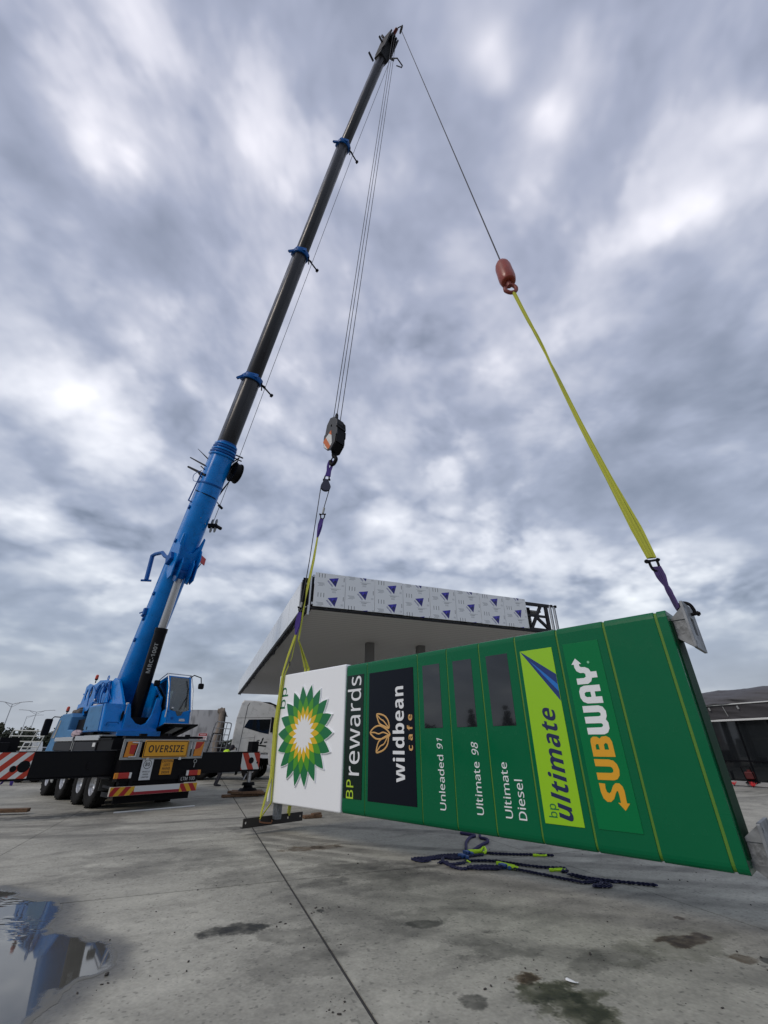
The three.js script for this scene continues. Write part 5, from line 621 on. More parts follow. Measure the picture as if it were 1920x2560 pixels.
  part('webbing', [ribbon(taut([[-2.365, 4.36, -11.48, 0.08, 0], [...signW(-8.70, 3.25, 0.02).toArray(), 0.12, 0.2], [...topF.toArray(), 0.14, 0.3], [...signW(-8.86, 1.6, 0.08).toArray(), 0.15, 0.1], [...signW(-8.79, 0.5, 0.08).toArray(), 0.13, 0.2], [...wA.toArray(), 0.10, 0.3]]), SX.clone(), 0.014, 70), ribbon(taut([[-2.36, 4.36, -11.49, 0.06, 0.4], [...signW(-8.62, 3.2, -0.05).toArray(), 0.09, 0.5], [...signW(-8.74, 2.8, 0.03).toArray(), 0.08, 0.8], [...signW(-8.80, 1.6, 0.055).toArray(), 0.05, 1.0], [...signW(-8.70, 0.0, 0.06).toArray(), 0.05, 1.0], [...wA.toArray(), 0.06, 0.8]]), SX.clone(), 0.014, 60)], MT.yellowWeb, s4);
  part('strap_hook', tube([wA, wA.clone().add(V(0.01, -0.06, 0)), wA.clone().addScaledVector(SZ, -0.25).add(V(0.04, -0.10, 0)), wA.clone().addScaledVector(SZ, -0.30).add(V(0.02, -0.05, 0))], 0.016, 14, 6), mat([0.28, 0.13, 0.07], { roughness: 0.8 }), s4);
  const s5 = thing('yellow_strap', 'long yellow strap from the upper purple sling passing behind the white sign end', 'sling');
  part('webbing', [ribbon(taut([[-1.98, 7.15, -11.31, 0.07, 0.1], [-2.05, 6.4, -11.35, 0.13, 0.1], [-2.16, 5.6, -11.41, 0.15, 0.2], [-2.22, 5.0, -11.46, 0.10, 0.9], [-2.29, 4.2, -11.52, 0.09, 0.9], [...signW(-8.80, 3.0, -0.64).toArray(), 0.11, 0.3], [...signW(-8.85, 1.2, -0.66).toArray(), 0.11, 0.1], [...wB.toArray(), 0.09, 0]]), SX.clone(), 0.016, 90), ribbon(taut([[-2.29, 4.2, -11.52, 0.07, 0.4], [...signW(-8.66, 3.0, -0.64).toArray(), 0.12, 0.1], [...signW(-8.75, 1.2, -0.66).toArray(), 0.12, 0], [...signW(-8.88, -0.30, -0.58).toArray(), 0.09, 0]]), SX.clone(), 0.016, 60)], MT.yellowWeb, s5);
  part('strap_label', bx(0.05, 0.10, 0.01, ...signW(-8.62, 3.05, 0.0).toArray(), 0, SIGN_TURN), MT.darkSteel, s5);

  // auxiliary line: weight, hook, yellow sling, purple sling
  const b0 = BALL_TOP.clone().add(V(0.012, -0.22, 0.012)), b1 = V(3.10, 11.78, -6.37), bd = b1.clone().sub(b0).normalize();
  const ball = thing('hook_weight', 'red brown cylindrical hook weight hanging from the single rope', 'hook weight');
  const lath = new THREE.LatheGeometry([[0.001, 0.02], [0.06, 0.0], [0.13, -0.06], [0.175, -0.16], [0.197, -0.28], [0.200, -0.58], [0.204, -0.59], [0.204, -0.78], [0.18, -0.91], [0.14, -0.95], [0.05, -0.93], [0.001, -0.93]].map(p => new THREE.Vector2(p[0], p[1])), 36); lath.applyQuaternion(new THREE.Quaternion().setFromUnitVectors(V(0, -1, 0), bd)).translate(b0.x, b0.y, b0.z);
  part('weight', lath, mat([0.30, 0.048, 0.024], { roughness: 0.55, map: dirtTex, roughnessMap: roughTex, bumpMap: roughTex, bumpScale: 0.004 }), ball);
  const h = (x, y, z = 0) => b1.clone().add(V(x, y, z)); part('hook', [rod(h(-0.02, 0.1), h(0.0, -0.14), 0.07, 0.06, 12), tube([h(0.0, -0.08), h(0.10, -0.12), h(0.15, -0.23), h(0.10, -0.35), h(-0.02, -0.39), h(-0.12, -0.32), h(-0.13, -0.22)], 0.048, 34, 8), rod(h(-0.15, -0.25), h(-0.03, -0.12), 0.016)], mat([0.20, 0.04, 0.03], { roughness: 0.5 }), ball);
  const ys = thing('yellow_sling', 'long twisted yellow round sling from the red brown weight to the purple sling', 'sling'); const yb = h(0.06, -0.36), ye = V(3.925, 4.14, -5.715);
  const mid = f => yb.clone().lerp(ye, f);
  part('webbing', [ribbon([Y(yb, 0.085, 0), Y(mid(0.15), 0.07, 0.1), Y(mid(0.27).add(V(0.015, 0, 0)), 0.055, 1.2), Y(mid(0.42), 0.06, 2.6), Y(mid(0.6).add(V(-0.03, 0, 0)), 0.075, 3.4), Y(mid(0.8).add(V(-0.02, 0, 0)), 0.10, 3.3), Y(mid(0.93), 0.17, 3.14), Y(ye, 0.13, 3.14)], CAMX, 0.03, 110), ribbon([Y(yb.clone().add(V(-0.02, 0, 0.02)), 0.04, 0.6), Y(mid(0.27).add(V(-0.02, 0, 0.02)), 0.05, 1.8), Y(mid(0.6).add(V(-0.06, 0, 0.03)), 0.06, 3.6), Y(mid(0.85).add(V(-0.05, 0, 0.03)), 0.08, 3.4), Y(ye.clone().add(V(-0.03, 0, 0.02)), 0.06, 3.14)], CAMX, 0.02, 90)], MT.yellowWeb, ys);
  sk('shackle', 'black bow shackle joining the long yellow sling and the right purple sling', V(3.925, 4.10, -5.712), V(0.05, -1, 0.05), V(1, 0.25, -0.3), 0.15, 0.17, 0.018);
  const ps = thing('purple_sling', 'faded purple sling above the grey foot plate at the right end of the sign', 'sling'); part('loop', ribbon([[3.94, 4.0, -5.703, 0.13, 0], [3.955, 3.86, -5.69, 0.13, 0.1], [3.974, 3.70, -5.676, 0.055, 0.9], [3.99, 3.56, -5.665, 0.10, 1.7], [4.005, 3.42, -5.655, 0.15, 1.9], [4.01, 3.36, -5.65, 0.14, 2.0]], CAMX, 0.022, 50), mat([0.075, 0.045, 0.18], { roughness: 0.9, map: webTex }), ps);
  const eye = signW(0.33, 2.72, -0.42); sk('shackle', 'dark bow shackle through the top of the grey foot plate', eye.clone().add(V(-0.02, 0.0, 0)), V(-0.15, 1, 0), SX, 0.15, 0.17, 0.022);
}
// ---------------------------------------------------------------- chains lying on the concrete
{
  const chainM = mat([0.010, 0.012, 0.055], { roughness: 0.5, metalness: 0.2 }), clutchM = mat([0.03, 0.10, 0.30], { roughness: 0.5 });
  const linkG = prep(new THREE.TorusGeometry(0.018, 0.0085, 6, 10)); linkG.scale(1.45, 1, 1);
  const r = rng(77);
  function chainGeo(paths) { const gs = []; for (const P of paths) { const c = new THREE.CatmullRomCurve3(P.map(p => V(p[0], p[2] === undefined ? 0.016 : p[2], p[1]))), L = c.getLength(), n = Math.floor(L / 0.030); for (let i = 0; i < n; i++) { const p = c.getPointAt(i / n), d = c.getTangentAt(i / n); const g = linkG.clone(); g.rotateX(i % 2 ? 0.5 + r() * 0.3 : 1.57 + r() * 0.3); g.applyQuaternion(new THREE.Quaternion().setFromUnitVectors(V(1, 0, 0), d)); g.translate(p.x + (r() - 0.5) * 0.012, p.y + 0.006, p.z + (r() - 0.5) * 0.012); gs.push(g); } } return gs; }
  const hookAt = (t, x, z, a, s = 1) => { const g = [tube([[-0.10, 0, 0], [-0.04, 0, 0.03], [0.06, 0, 0.035], [0.11, 0, 0], [0.06, 0, -0.04], [-0.02, 0, -0.035], [-0.06, 0, -0.02]], 0.014, 30, 6), rod([-0.14, 0, 0], [-0.08, 0, 0.01], 0.022)].map(q => q.scale(s, s, s).rotateY(a).translate(x, 0.02, z)); part('hook', g, MT.hiviz, t); };
  const bar = (t, x0, z0, x1, z1, w = 0.03) => part('shortener', rod([x0, 0.035, z0], [x1, 0.03, z1], w, w * 0.8, 8), MT.hiviz, t);
  const clutch = (t, x, z) => part('clutch', [rb(0.10, 0.06, 0.13, x, 0.035, z, 0.02, 0, 0.5), rb(0.06, 0.05, 0.1, x + 0.08, 0.03, z + 0.08, 0.02)], clutchM, t);
  const mk = (lab, paths) => { const t = thing('lifting_chain', lab, 'chain', [0, 0, 0], 0); part('chain_links', chainGeo(paths), chainM, t).userData.kind = 'stuff'; return t; };
  const a = mk('dark blue chain nearest the sign with a yellow green bar and small hook', [[[1.84, -9.72], [2.03, -9.64], [2.27, -9.6], [2.5, -9.58], [2.74, -9.57], [3.02, -9.5]], [[1.78, -9.57], [1.48, -9.44], [1.2, -9.27], [1.06, -9.38]]]); bar(a, 1.54, -9.70, 1.80, -9.80, 0.035); part('yoke', tube([[1.80, 0.03, -9.86], [1.88, 0.06, -9.95], [1.86, 0.04, -9.72], [1.80, 0.02, -9.66]], 0.024, 18, 6), MT.hiviz, a); hookAt(a, 2.80, -9.53, 0.1, 1.0); clutch(a, 1.50, -9.66);
  const b = mk('dark blue chain in the middle of the tangle ending in a yellow green hook', [[[1.4, -9.1], [1.6, -9.13], [1.85, -9.1], [2.1, -8.96], [2.33, -8.8], [2.57, -8.69], [2.82, -8.64], [2.89, -8.59], [2.78, -8.42], [2.88, -8.45]]]); hookAt(b, 2.75, -8.53, 0.1, 1.05);
  const c = mk('longest dark blue chain with the bright yellow green shortening hooks', [[[2.0, -8.6], [2.12, -8.54], [2.33, -8.34], [2.52, -8.15], [2.7, -7.98], [2.88, -7.83], [3.18, -7.93], [3.39, -7.87], [3.59, -7.79], [3.84, -7.69]], [[2.81, -8.25], [2.95, -8.06], [3.09, -7.93], [3.08, -7.75], [2.93, -7.66], [3.17, -7.66], [3.12, -7.85], [2.95, -7.98]], [[2.84, -8.20, 0.03], [3.0, -8.0, 0.03], [3.2, -7.88, 0.03], [3.3, -7.76, 0.03]], [[1.84, -8.59], [1.64, -8.64], [1.43, -8.66], [1.25, -8.59], [1.09, -8.74], [1.04, -9.02], [0.89, -8.96]], [[1.9, -8.62, 0.03], [1.6, -8.69, 0.03], [1.35, -8.62, 0.03], [1.5, -8.58, 0.02], [1.8, -8.55, 0.02]]]); bar(c, 1.86, -8.86, 2.10, -8.66, 0.032); bar(c, 1.98, -8.62, 2.13, -8.56, 0.032); clutch(c, 1.92, -8.70);
  const d = mk('dark blue chain spreading to the left in a loop', [[[1.35, -8.98], [1.07, -8.87], [1.0, -9.05], [1.01, -9.25], [1.1, -9.46], [1.38, -9.56], [1.04, -9.5], [0.73, -9.31], [0.49, -9.25], [0.62, -9.07], [0.80, -9.13]], [[1.4, -9.5], [1.1, -9.36], [0.8, -9.25], [0.55, -9.2]]]); clutch(d, 1.37, -9.40); bar(d, 1.40, -9.05, 1.44, -8.95, 0.012);
  const ro = thing('rope_loop', 'dark blue textile loop reaching under the bottom edge of the sign', 'rope'); part('rope', [tube([[1.52, 0.03, -9.85], [1.58, 0.03, -10.2], [1.65, 0.03, -10.58], [1.82, 0.03, -11.1], [1.96, 0.03, -11.32], [1.7, 0.03, -11.6]], 0.028, 40, 7), tube([[1.64, 0.03, -9.82], [1.80, 0.03, -10.15], [1.95, 0.03, -10.42], [2.10, 0.03, -10.66], [2.13, 0.03, -10.92], [2.04, 0.03, -11.08], [2.1, 0.03, -11.5]], 0.028, 40, 7)], mat([0.035, 0.03, 0.10], { roughness: 0.85 }), ro);
}
// ---------------------------------------------------------------- loose things on the ground
{
  const pad = thing('timber_pad', 'brown timber pads stacked under the right outrigger foot', 'timber pads', crW(4.05, 0, 0.6).toArray(), CR_TURN - 0.5);
  for (const [x, y, z, w, a] of [[-0.25, 0.05, 0.16, 1.35, 0.1], [0.15, 0.05, -0.18, 1.3, 0.05], [-0.1, 0.145, 0.0, 1.25, -0.12], [0.0, 0.145, 0.27, 1.2, -0.08], [0.0, 0.145, -0.26, 1.15, -0.14]]) part('plank', rb(w, 0.085, 0.24, x, y, z, 0.01, 0, a), MT.timber, pad);
  const k = thing('timber_plank', 'end of a brown timber plank at the left edge of the concrete', 'plank', [-10.95, 0.10, -14.55], 0.25); part('plank', rb(1.5, 0.09, 0.22, 0, 0, 0, 0.01), MT.timber, k); part('bearer', rb(0.3, 0.06, 0.5, -0.2, -0.07, 0.05, 0.01), MT.timber, k);
  const k2 = thing('timber_block', 'brown offcut of timber lying behind the lifting post', 'timber block', [-1.95, 0.04, -14.0], 0.5); part('offcut', [rb(0.5, 0.07, 0.2, 0, 0, 0, 0.01), rb(0.3, 0.05, 0.12, 0.1, 0.05, 0.02, 0.01, 0, 0.4)], MT.timber, k2);
  const d = V(-6.11 + 7.85, 0, -16.45 + 14.89), rd = thing('white_rod', 'long thin white rod lying on the concrete behind the crane', 'rod', [-6.98, 0.02, -15.67], Math.atan2(d.x, d.z)); part('rod', bx(0.035, 0.03, 2.33, 0, 0, 0), MT.white, rd);
  const sc = thing('paper_scrap', 'torn white scrap of paper beside the oil stain', 'paper scrap', [1.575, 0.008, -4.99], 0.7); { const g = new THREE.PlaneGeometry(0.05, 0.10, 3, 5).rotateX(-Math.PI / 2), p = g.attributes.position; for (let i = 0; i < p.count; i++) { p.setY(i, 0.012 * Math.abs(Math.sin(i * 2.3))); p.setX(i, p.getX(i) * (0.4 + 0.6 * Math.abs(Math.sin(i * 1.7)))); } g.computeVertexNormals(); part('paper', g, mat([0.75, 0.76, 0.76], { side: THREE.DoubleSide }), sc); }
  const pl = thing('webbing_strap', 'purple strap lying on the ground at the left edge of the yard', 'strap'); part('strap', ribbon([[-18.9, 0.03, -24.6, 0.14, 0], [-18.6, 0.25, -24.4, 0.14, 0.4], [-18.35, 0.42, -24.25, 0.14, 0.9], [-18.1, 0.2, -24.2, 0.14, 0.5], [-18.0, 0.02, -24.1, 0.14, 0]], V(0, 0, 1), 0.03, 30), MT.purple, pl);
  const bag = thing('cloth_bundle', 'crumpled pale pink bundle lying on the crane deck edge', 'bundle', crW(-1.18, 2.12, -3.75).toArray(), CR_TURN); { const g = new THREE.IcosahedronGeometry(1, 4), p = g.attributes.position; for (let i = 0; i < p.count; i++) { const v = V(p.getX(i), p.getY(i), p.getZ(i)), f = 1 + 0.35 * fbm(v.x * 2 + v.z, v.y * 2.4 + 3 * v.z, 4); p.setXYZ(i, v.x * 0.14 * f, v.y * 0.13 * f, v.z * 0.42 * f); } g.computeVertexNormals(); part('cloth', g, mat([0.42, 0.33, 0.36], { roughness: 0.95 }), bag); }
}
function crW(x, y, z) { const c = Math.cos(CR_TURN), s = Math.sin(CR_TURN); return V(CR_P.x + x * c + z * s, y, CR_P.z - x * s + z * c); }

// ---------------------------------------------------------------- white prime mover behind, with its black deck
{
  const t = thing('prime_mover', 'white sleeper cab truck parked behind the outrigger under the canopy edge', 'truck', [0, 0, 0], 0);
  t.position.set(-8.75, 0, -27.5); t.rotation.y = 0.03; const p0 = [-8.75, -27.5];
  const X = a => a.map(([x, y]) => [x - p0[0], y]);
  const body = X([[-8.79, 1.30], [-8.74, 2.3], [-8.68, 3.15], [-8.50, 3.95], [-8.38, 4.08], [-7.5, 4.03], [-6.62, 3.80], [-6.2, 3.35], [-5.95, 2.35], [-4.5, 2.2], [-4.35, 1.9], [-4.3, 0.75], [-6.5, 0.70], [-6.62, 1.30]]);
  part('cab_shell', exZ(body, -2.45, 0, 0.06), MT.whiteTruck, t);
  part('side_window', exZ(X([[-8.17, 2.62], [-7.95, 3.03], [-6.66, 3.05], [-6.7, 2.27], [-7.2, 2.36]]), -0.02, 0.012, 0.006), MT.glassDark, t);
  part('seam', [exZ(X([[-8.31, 1.35], [-8.29, 1.35], [-8.18, 2.7], [-8.10, 3.75], [-8.0, 3.92], [-8.02, 3.93], [-8.13, 3.78], [-8.21, 2.7]]), -0.01, 0.006), exZ(X([[-8.66, 3.12], [-6.5, 3.15], [-6.5, 3.135], [-8.66, 3.105]]), -0.01, 0.006), exZ(X([[-7.48, 2.2], [-7.465, 2.2], [-7.5, 1.36], [-7.515, 1.36]]), -0.01, 0.006), exZ(X([[-8.2, 2.06], [-7.45, 2.11], [-7.45, 2.1], [-8.2, 2.05]]), -0.01, 0.006)], MT.darkSteel, t);
  part('door_emblem', [exZ(X([[-7.16, 1.80], [-7.06, 1.92], [-7.03, 2.05], [-6.97, 2.10], [-6.94, 2.04], [-6.98, 1.95], [-7.02, 1.80], [-7.10, 1.74]]), 0, 0.008), exZ(X([[-7.33, 1.95], [-7.17, 1.98], [-7.17, 1.93], [-7.33, 1.90]]), 0, 0.008), exZ(X([[-6.9, 1.88], [-6.72, 1.90], [-6.72, 1.84], [-6.9, 1.82]]), 0, 0.008), exZ(X([[-7.22, 1.74], [-6.75, 1.70], [-6.77, 1.62], [-7.23, 1.68]]), 0, 0.008)], MT.black, t);
  part('mirror', rb(0.12, 0.8, 0.3, -6.52 - p0[0], 2.75, 0.15, 0.05), MT.blackGloss, t); part('exhaust_shield', bx(0.05, 0.12, 0.02, -8.42 - p0[0], 1.52, 0.006), MT.darkSteel, t);
  part('roof_visor', exZ(X([[-7.9, 4.02], [-6.9, 3.99], [-6.55, 3.82], [-6.6, 3.78], [-6.95, 3.93], [-7.9, 3.99]]), -1.9, -0.3, 0.01), MT.black, t);
  part('chassis', [bx(6.2, 0.32, 1.0, -1.1, 0.86, -1.2), bx(0.9, 0.5, 0.6, 0.3, 0.75, -0.4), bx(6, 0.2, 2.4, -3.2, 1.25, -1.2)], MT.black, t); part('fuel_tank', rod([-0.95, 0.70, -0.35], [0.45, 0.70, -0.35], 0.30, 0.30, 20), MT.aluDull, t); part('step_box', rb(0.45, 0.25, 0.3, -2.0, 0.72, -0.2, 0.03), MT.aluDull, t);
  const tg = merged([new THREE.TorusGeometry(0.36, 0.16, 10, 28).scale(1, 1, 0.9)]), rg = merged([new THREE.LatheGeometry([[0.001, 0.02], [0.09, 0.03], [0.12, -0.04], [0.22, -0.03], [0.26, 0.05], [0.30, 0.06]].map(p => new THREE.Vector2(p[0], p[1])), 24).rotateX(Math.PI / 2), ...Array.from({ length: 10 }, (_, i) => bx(0.03, 0.03, 0.04, 0.17 * Math.cos(i * 0.628), 0.17 * Math.sin(i * 0.628), 0.02))]);
  for (const [x, z] of [[1.22, -0.25], [1.22, -2.2], [-1.55, -0.3], [-2.75, -0.3], [-1.55, -2.2], [-2.75, -2.2]]) { const w = sub('wheel', t); w.position.set(x, 0.52, z); const a = new THREE.Mesh(tg, MT.rubber), b = new THREE.Mesh(rg, MT.alu); a.name = 'tyre'; b.name = 'rim'; w.add(a, b); }
  part('mud_flap', bx(0.02, 0.6, 0.5, 0.45, 0.55, -0.35, 0, 0, -0.15), MT.black, t); part('guard', [new THREE.TorusGeometry(0.62, 0.03, 6, 20, Math.PI).scale(1, 1, 7).translate(1.22, 0.52, -0.3)], MT.black, t);

  const lr = thing('ladder_rail', 'grey tubular ladder rails standing behind the white truck', 'ladder rail', [-9.4, 0, -27.0], 0.05);
  const R = (x, y, z = 0) => V(x + 9.4, y, z); part('rail', [...pipe([R(-9.98, 1.3), R(-9.72, 2.6), R(-9.66, 2.84), R(-9.58, 2.90), R(-8.85, 2.83), R(-8.77, 2.78), R(-8.77, 2.6), R(-8.85, 1.8), R(-8.9, 1.3)], 0.028)], MT.galv, lr);
  for (const [a, b] of [[[-9.76, 2.58], [-8.78, 2.52]], [[-9.82, 2.25], [-8.82, 2.22]], [[-9.88, 1.92], [-8.86, 1.88]], [[-9.93, 1.6], [-8.9, 1.58]]]) part('rung', rod(R(...a), R(...b), 0.02), MT.galv, lr); for (const x of [-9.35, -9.0]) part('upright', rod(R(x - 0.18, 1.3), R(x, 2.86), 0.02), MT.galv, lr); part('front_rail', [...pipe([R(-9.75, 1.3, 0.5), R(-9.55, 2.3, 0.5), R(-9.1, 2.27, 0.5), R(-9.12, 2.2, 0.1)], 0.026)], MT.black, lr);
  const tk = thing('white_trailer', 'tall weathered white tank panel with brown end column behind the ladder rails', 'trailer', [-13.2, 0, -33.2], 0.1);
  const wst = dataTex(256, 256, (i, j) => { const s = 0.5 * fbm(i * 0.08, j * 0.012 + 4, 4) + 0.5 * fbm(i * 0.02, j * 0.02, 3), v = 0.86 - 0.20 * sstep(0.0, 0.5, s); return [v, v * 1.0, v * 1.005]; });
  part('tank_wall', toCreasedNormals(new THREE.CylinderGeometry(9, 9, 3.2, 24, 1, false, -0.17, 0.36).translate(0, 2.32, -9), 0.5), mat([0.60, 0.61, 0.62], { map: wst, roughness: 0.6 }), tk); part('tank_back', bx(3.0, 3.2, 1.2, 0, 2.3, -0.9), mat([0.5, 0.5, 0.5]), tk);
  part('end_column', [...pipe([V(1.62, 1.0, 0.05), V(1.50, 2.0, 0.05), V(1.66, 3.0, 0.05), V(1.62, 3.75, 0.05), V(1.40, 3.93, 0.05)], 0.22), rod(V(1.30, 3.85, 0.05), V(1.75, 3.9, 0.05), 0.16)], mat([0.24, 0.20, 0.165], { roughness: 0.9 }), tk); part('end_pipe', rod(V(1.92, 1.0, 0.1), V(1.86, 3.75, 0.1), 0.05), MT.darkSteel, tk);
  part('trailer_bed', [bx(6, 0.4, 2.2, 0.2, 1.0, -1.0), bx(0.4, 0.9, 2.2, 1.9, 1.3, -0.9)], MT.black, tk); for (const x of [-1.9, -0.7, 1.0]) { const w = sub('wheel', tk); w.position.set(x, 0.5, 0.05); const a = new THREE.Mesh(tg, MT.rubber), b = new THREE.Mesh(rg, MT.aluDull); a.name = 'tyre'; b.name = 'rim'; w.add(a, b); }
  const wsn = canvasTex(160, 130, (c, w, h) => { c.fillStyle = '#d8cfd0'; c.fillRect(0, 0, w, h); c.fillStyle = '#a3262c'; c.fillRect(6, 6, w - 12, 46); c.fillRect(6, 62, 34, 60); c.fillStyle = '#e8dddd'; c.font = 'bold 26px sans-serif'; c.textAlign = 'center'; c.fillText('DANGER', w / 2, 38); c.fillStyle = '#8d2026'; c.fillRect(60, 74, 84, 8); c.fillRect(60, 92, 70, 8); });
  part('warning_notice', [new THREE.BoxGeometry(0.6, 0.45, 0.02).translate(0.55, 2.22, 0.07)], mat(0xffffff, { map: wsn, roughness: 0.5 }), tk);
}
// ---------------------------------------------------------------- worker bending down behind the outrigger
{
  const t = thing('person', 'person bending down in a yellow high visibility top and dark trousers behind the outrigger', 'person', [-8.05, 0, -24.0], 0.4);
  function flesh(bones, cell, k = 0.035) { // tapered capsules joined with a smooth minimum, meshed by marching cubes
    const mn = V(9, 9, 9), mx = V(-9, -9, -9); for (const b of bones) for (const [p, r] of [[b[0], b[2]], [b[1], b[3]]]) { mn.min(V(p[0] - r, p[1] - r, p[2] - r)); mx.max(V(p[0] + r, p[1] + r, p[2] + r)); }
    const c = mn.clone().add(mx).multiplyScalar(0.5), s = Math.max(mx.x - mn.x, mx.y - mn.y, mx.z - mn.z) / 2 * 1.12, res = Math.min(110, Math.ceil(2 * s / cell));
    const mc = new MarchingCubes(res, MT.black, false, false, 120000); mc.isolation = 0;
    const sd = (p, b) => { const A = V(...b[0]), B = V(...b[1]), d = B.clone().sub(A), u = clamp(p.clone().sub(A).dot(d) / (d.lengthSq() + 1e-9)); return p.distanceTo(A.addScaledVector(d, u)) - lerp(b[2], b[3], u); };
    for (let z = 0; z < res; z++) for (let y = 0; y < res; y++) for (let x = 0; x < res; x++) { const p = V((x - res / 2) / (res / 2) * s + c.x, (y - res / 2) / (res / 2) * s + c.y, (z - res / 2) / (res / 2) * s + c.z); let d = 9; for (const b of bones) { const e = sd(p, b), h = clamp(0.5 + 0.5 * (d - e) / k); d = lerp(d, e, h) - k * h * (1 - h); } mc.field[x + y * res + z * res * res] = -d; }
    mc.update(); const n = mc.count ?? mc.geometry.drawRange.count; const g = new THREE.BufferGeometry(); g.setAttribute('position', new THREE.BufferAttribute(mc.positionArray.slice(0, n * 3), 3)); g.computeVertexNormals(); g.scale(s, s, s).translate(c.x, c.y, c.z); return g;
  }
  const hip = [0, 0.93, 0], chest = [0.22, 1.36, 0.02], neck = [0.34, 1.50, 0.02], head = [0.46, 1.60, 0.02];
  const limbs = [[hip, [0.02, 0.9, 0.12], 0.14, 0.12], [hip, [0.02, 0.9, -0.10], 0.14, 0.12], [[0.02, 0.88, 0.10], [0.10, 0.48, 0.12], 0.095, 0.065], [[0.10, 0.48, 0.12], [-0.02, 0.09, 0.12], 0.062, 0.045], [[-0.02, 0.05, 0.12], [0.17, 0.035, 0.13], 0.045, 0.035], [[0.02, 0.88, -0.10], [0.05, 0.47, -0.11], 0.095, 0.065], [[0.05, 0.47, -0.11], [-0.08, 0.09, -0.11], 0.062, 0.045], [[-0.08, 0.05, -0.11], [0.12, 0.035, -0.11], 0.045, 0.035], [hip, chest, 0.135, 0.15], [chest, neck, 0.12, 0.06], [neck, head, 0.055, 0.085], [[0.46, 1.62, 0.02], [0.49, 1.58, 0.02], 0.095, 0.08], [[0.24, 1.38, 0.17], [0.36, 1.12, 0.21], 0.05, 0.042], [[0.36, 1.12, 0.21], [0.52, 0.93, 0.16], 0.04, 0.03], [[0.24, 1.38, -0.13], [0.38, 1.12, -0.19], 0.05, 0.042], [[0.38, 1.12, -0.19], [0.54, 0.95, -0.12], 0.04, 0.03]];
  for (const s of [0.15, -0.11]) { limbs.push([[0.53, 0.93, s], [0.58, 0.88, s], 0.035, 0.03]); for (let f = 0; f < 4; f++) limbs.push([[0.58, 0.88, s + (f - 1.5) * 0.02], [0.60 - f * 0.004, 0.82, s + (f - 1.5) * 0.022], 0.010, 0.008]); limbs.push([[0.55, 0.90, s + 0.03], [0.59, 0.86, s + 0.045], 0.011, 0.009]); }
  part('body', flesh(limbs, 0.022), mat([0.035, 0.035, 0.045], { roughness: 0.85 }), t);
  part('high_visibility_top', flesh([[[0.02, 0.98, 0], [0.22, 1.36, 0.02], 0.155, 0.17], [[0.22, 1.36, 0.02], [0.31, 1.46, 0.02], 0.135, 0.08], [[0.24, 1.38, 0.17], [0.35, 1.14, 0.21], 0.072, 0.06], [[0.24, 1.38, -0.13], [0.37, 1.14, -0.19], 0.072, 0.06], [[0.2, 1.36, 0.12], [0.24, 1.38, 0.17], 0.10, 0.07], [[0.2, 1.36, -0.08], [0.24, 1.38, -0.13], 0.10, 0.07]], 0.02), MT.hiviz, t);
  part('face', [new THREE.SphereGeometry(0.078, 16, 12).scale(0.9, 1.1, 0.85).translate(0.515, 1.585, 0.02), new THREE.SphereGeometry(0.018, 8, 6).translate(0.59, 1.57, 0.02), new THREE.SphereGeometry(0.02, 8, 6).scale(0.6, 1, 0.4).translate(0.50, 1.59, 0.09)], mat([0.45, 0.26, 0.18]), t); part('eye', [new THREE.SphereGeometry(0.011, 8, 6).translate(0.577, 1.60, 0.048), new THREE.SphereGeometry(0.011, 8, 6).translate(0.577, 1.60, -0.008)], MT.black, t); part('cap', [new THREE.SphereGeometry(0.112, 18, 10, 0, 6.3, 0, 1.7).rotateZ(-0.5).translate(0.47, 1.63, 0.02), rb(0.12, 0.02, 0.16, 0.58, 1.63, 0.02, 0.008, 0, 0, -0.4)], mat([0.02, 0.02, 0.03], { roughness: 0.8 }), t);
}
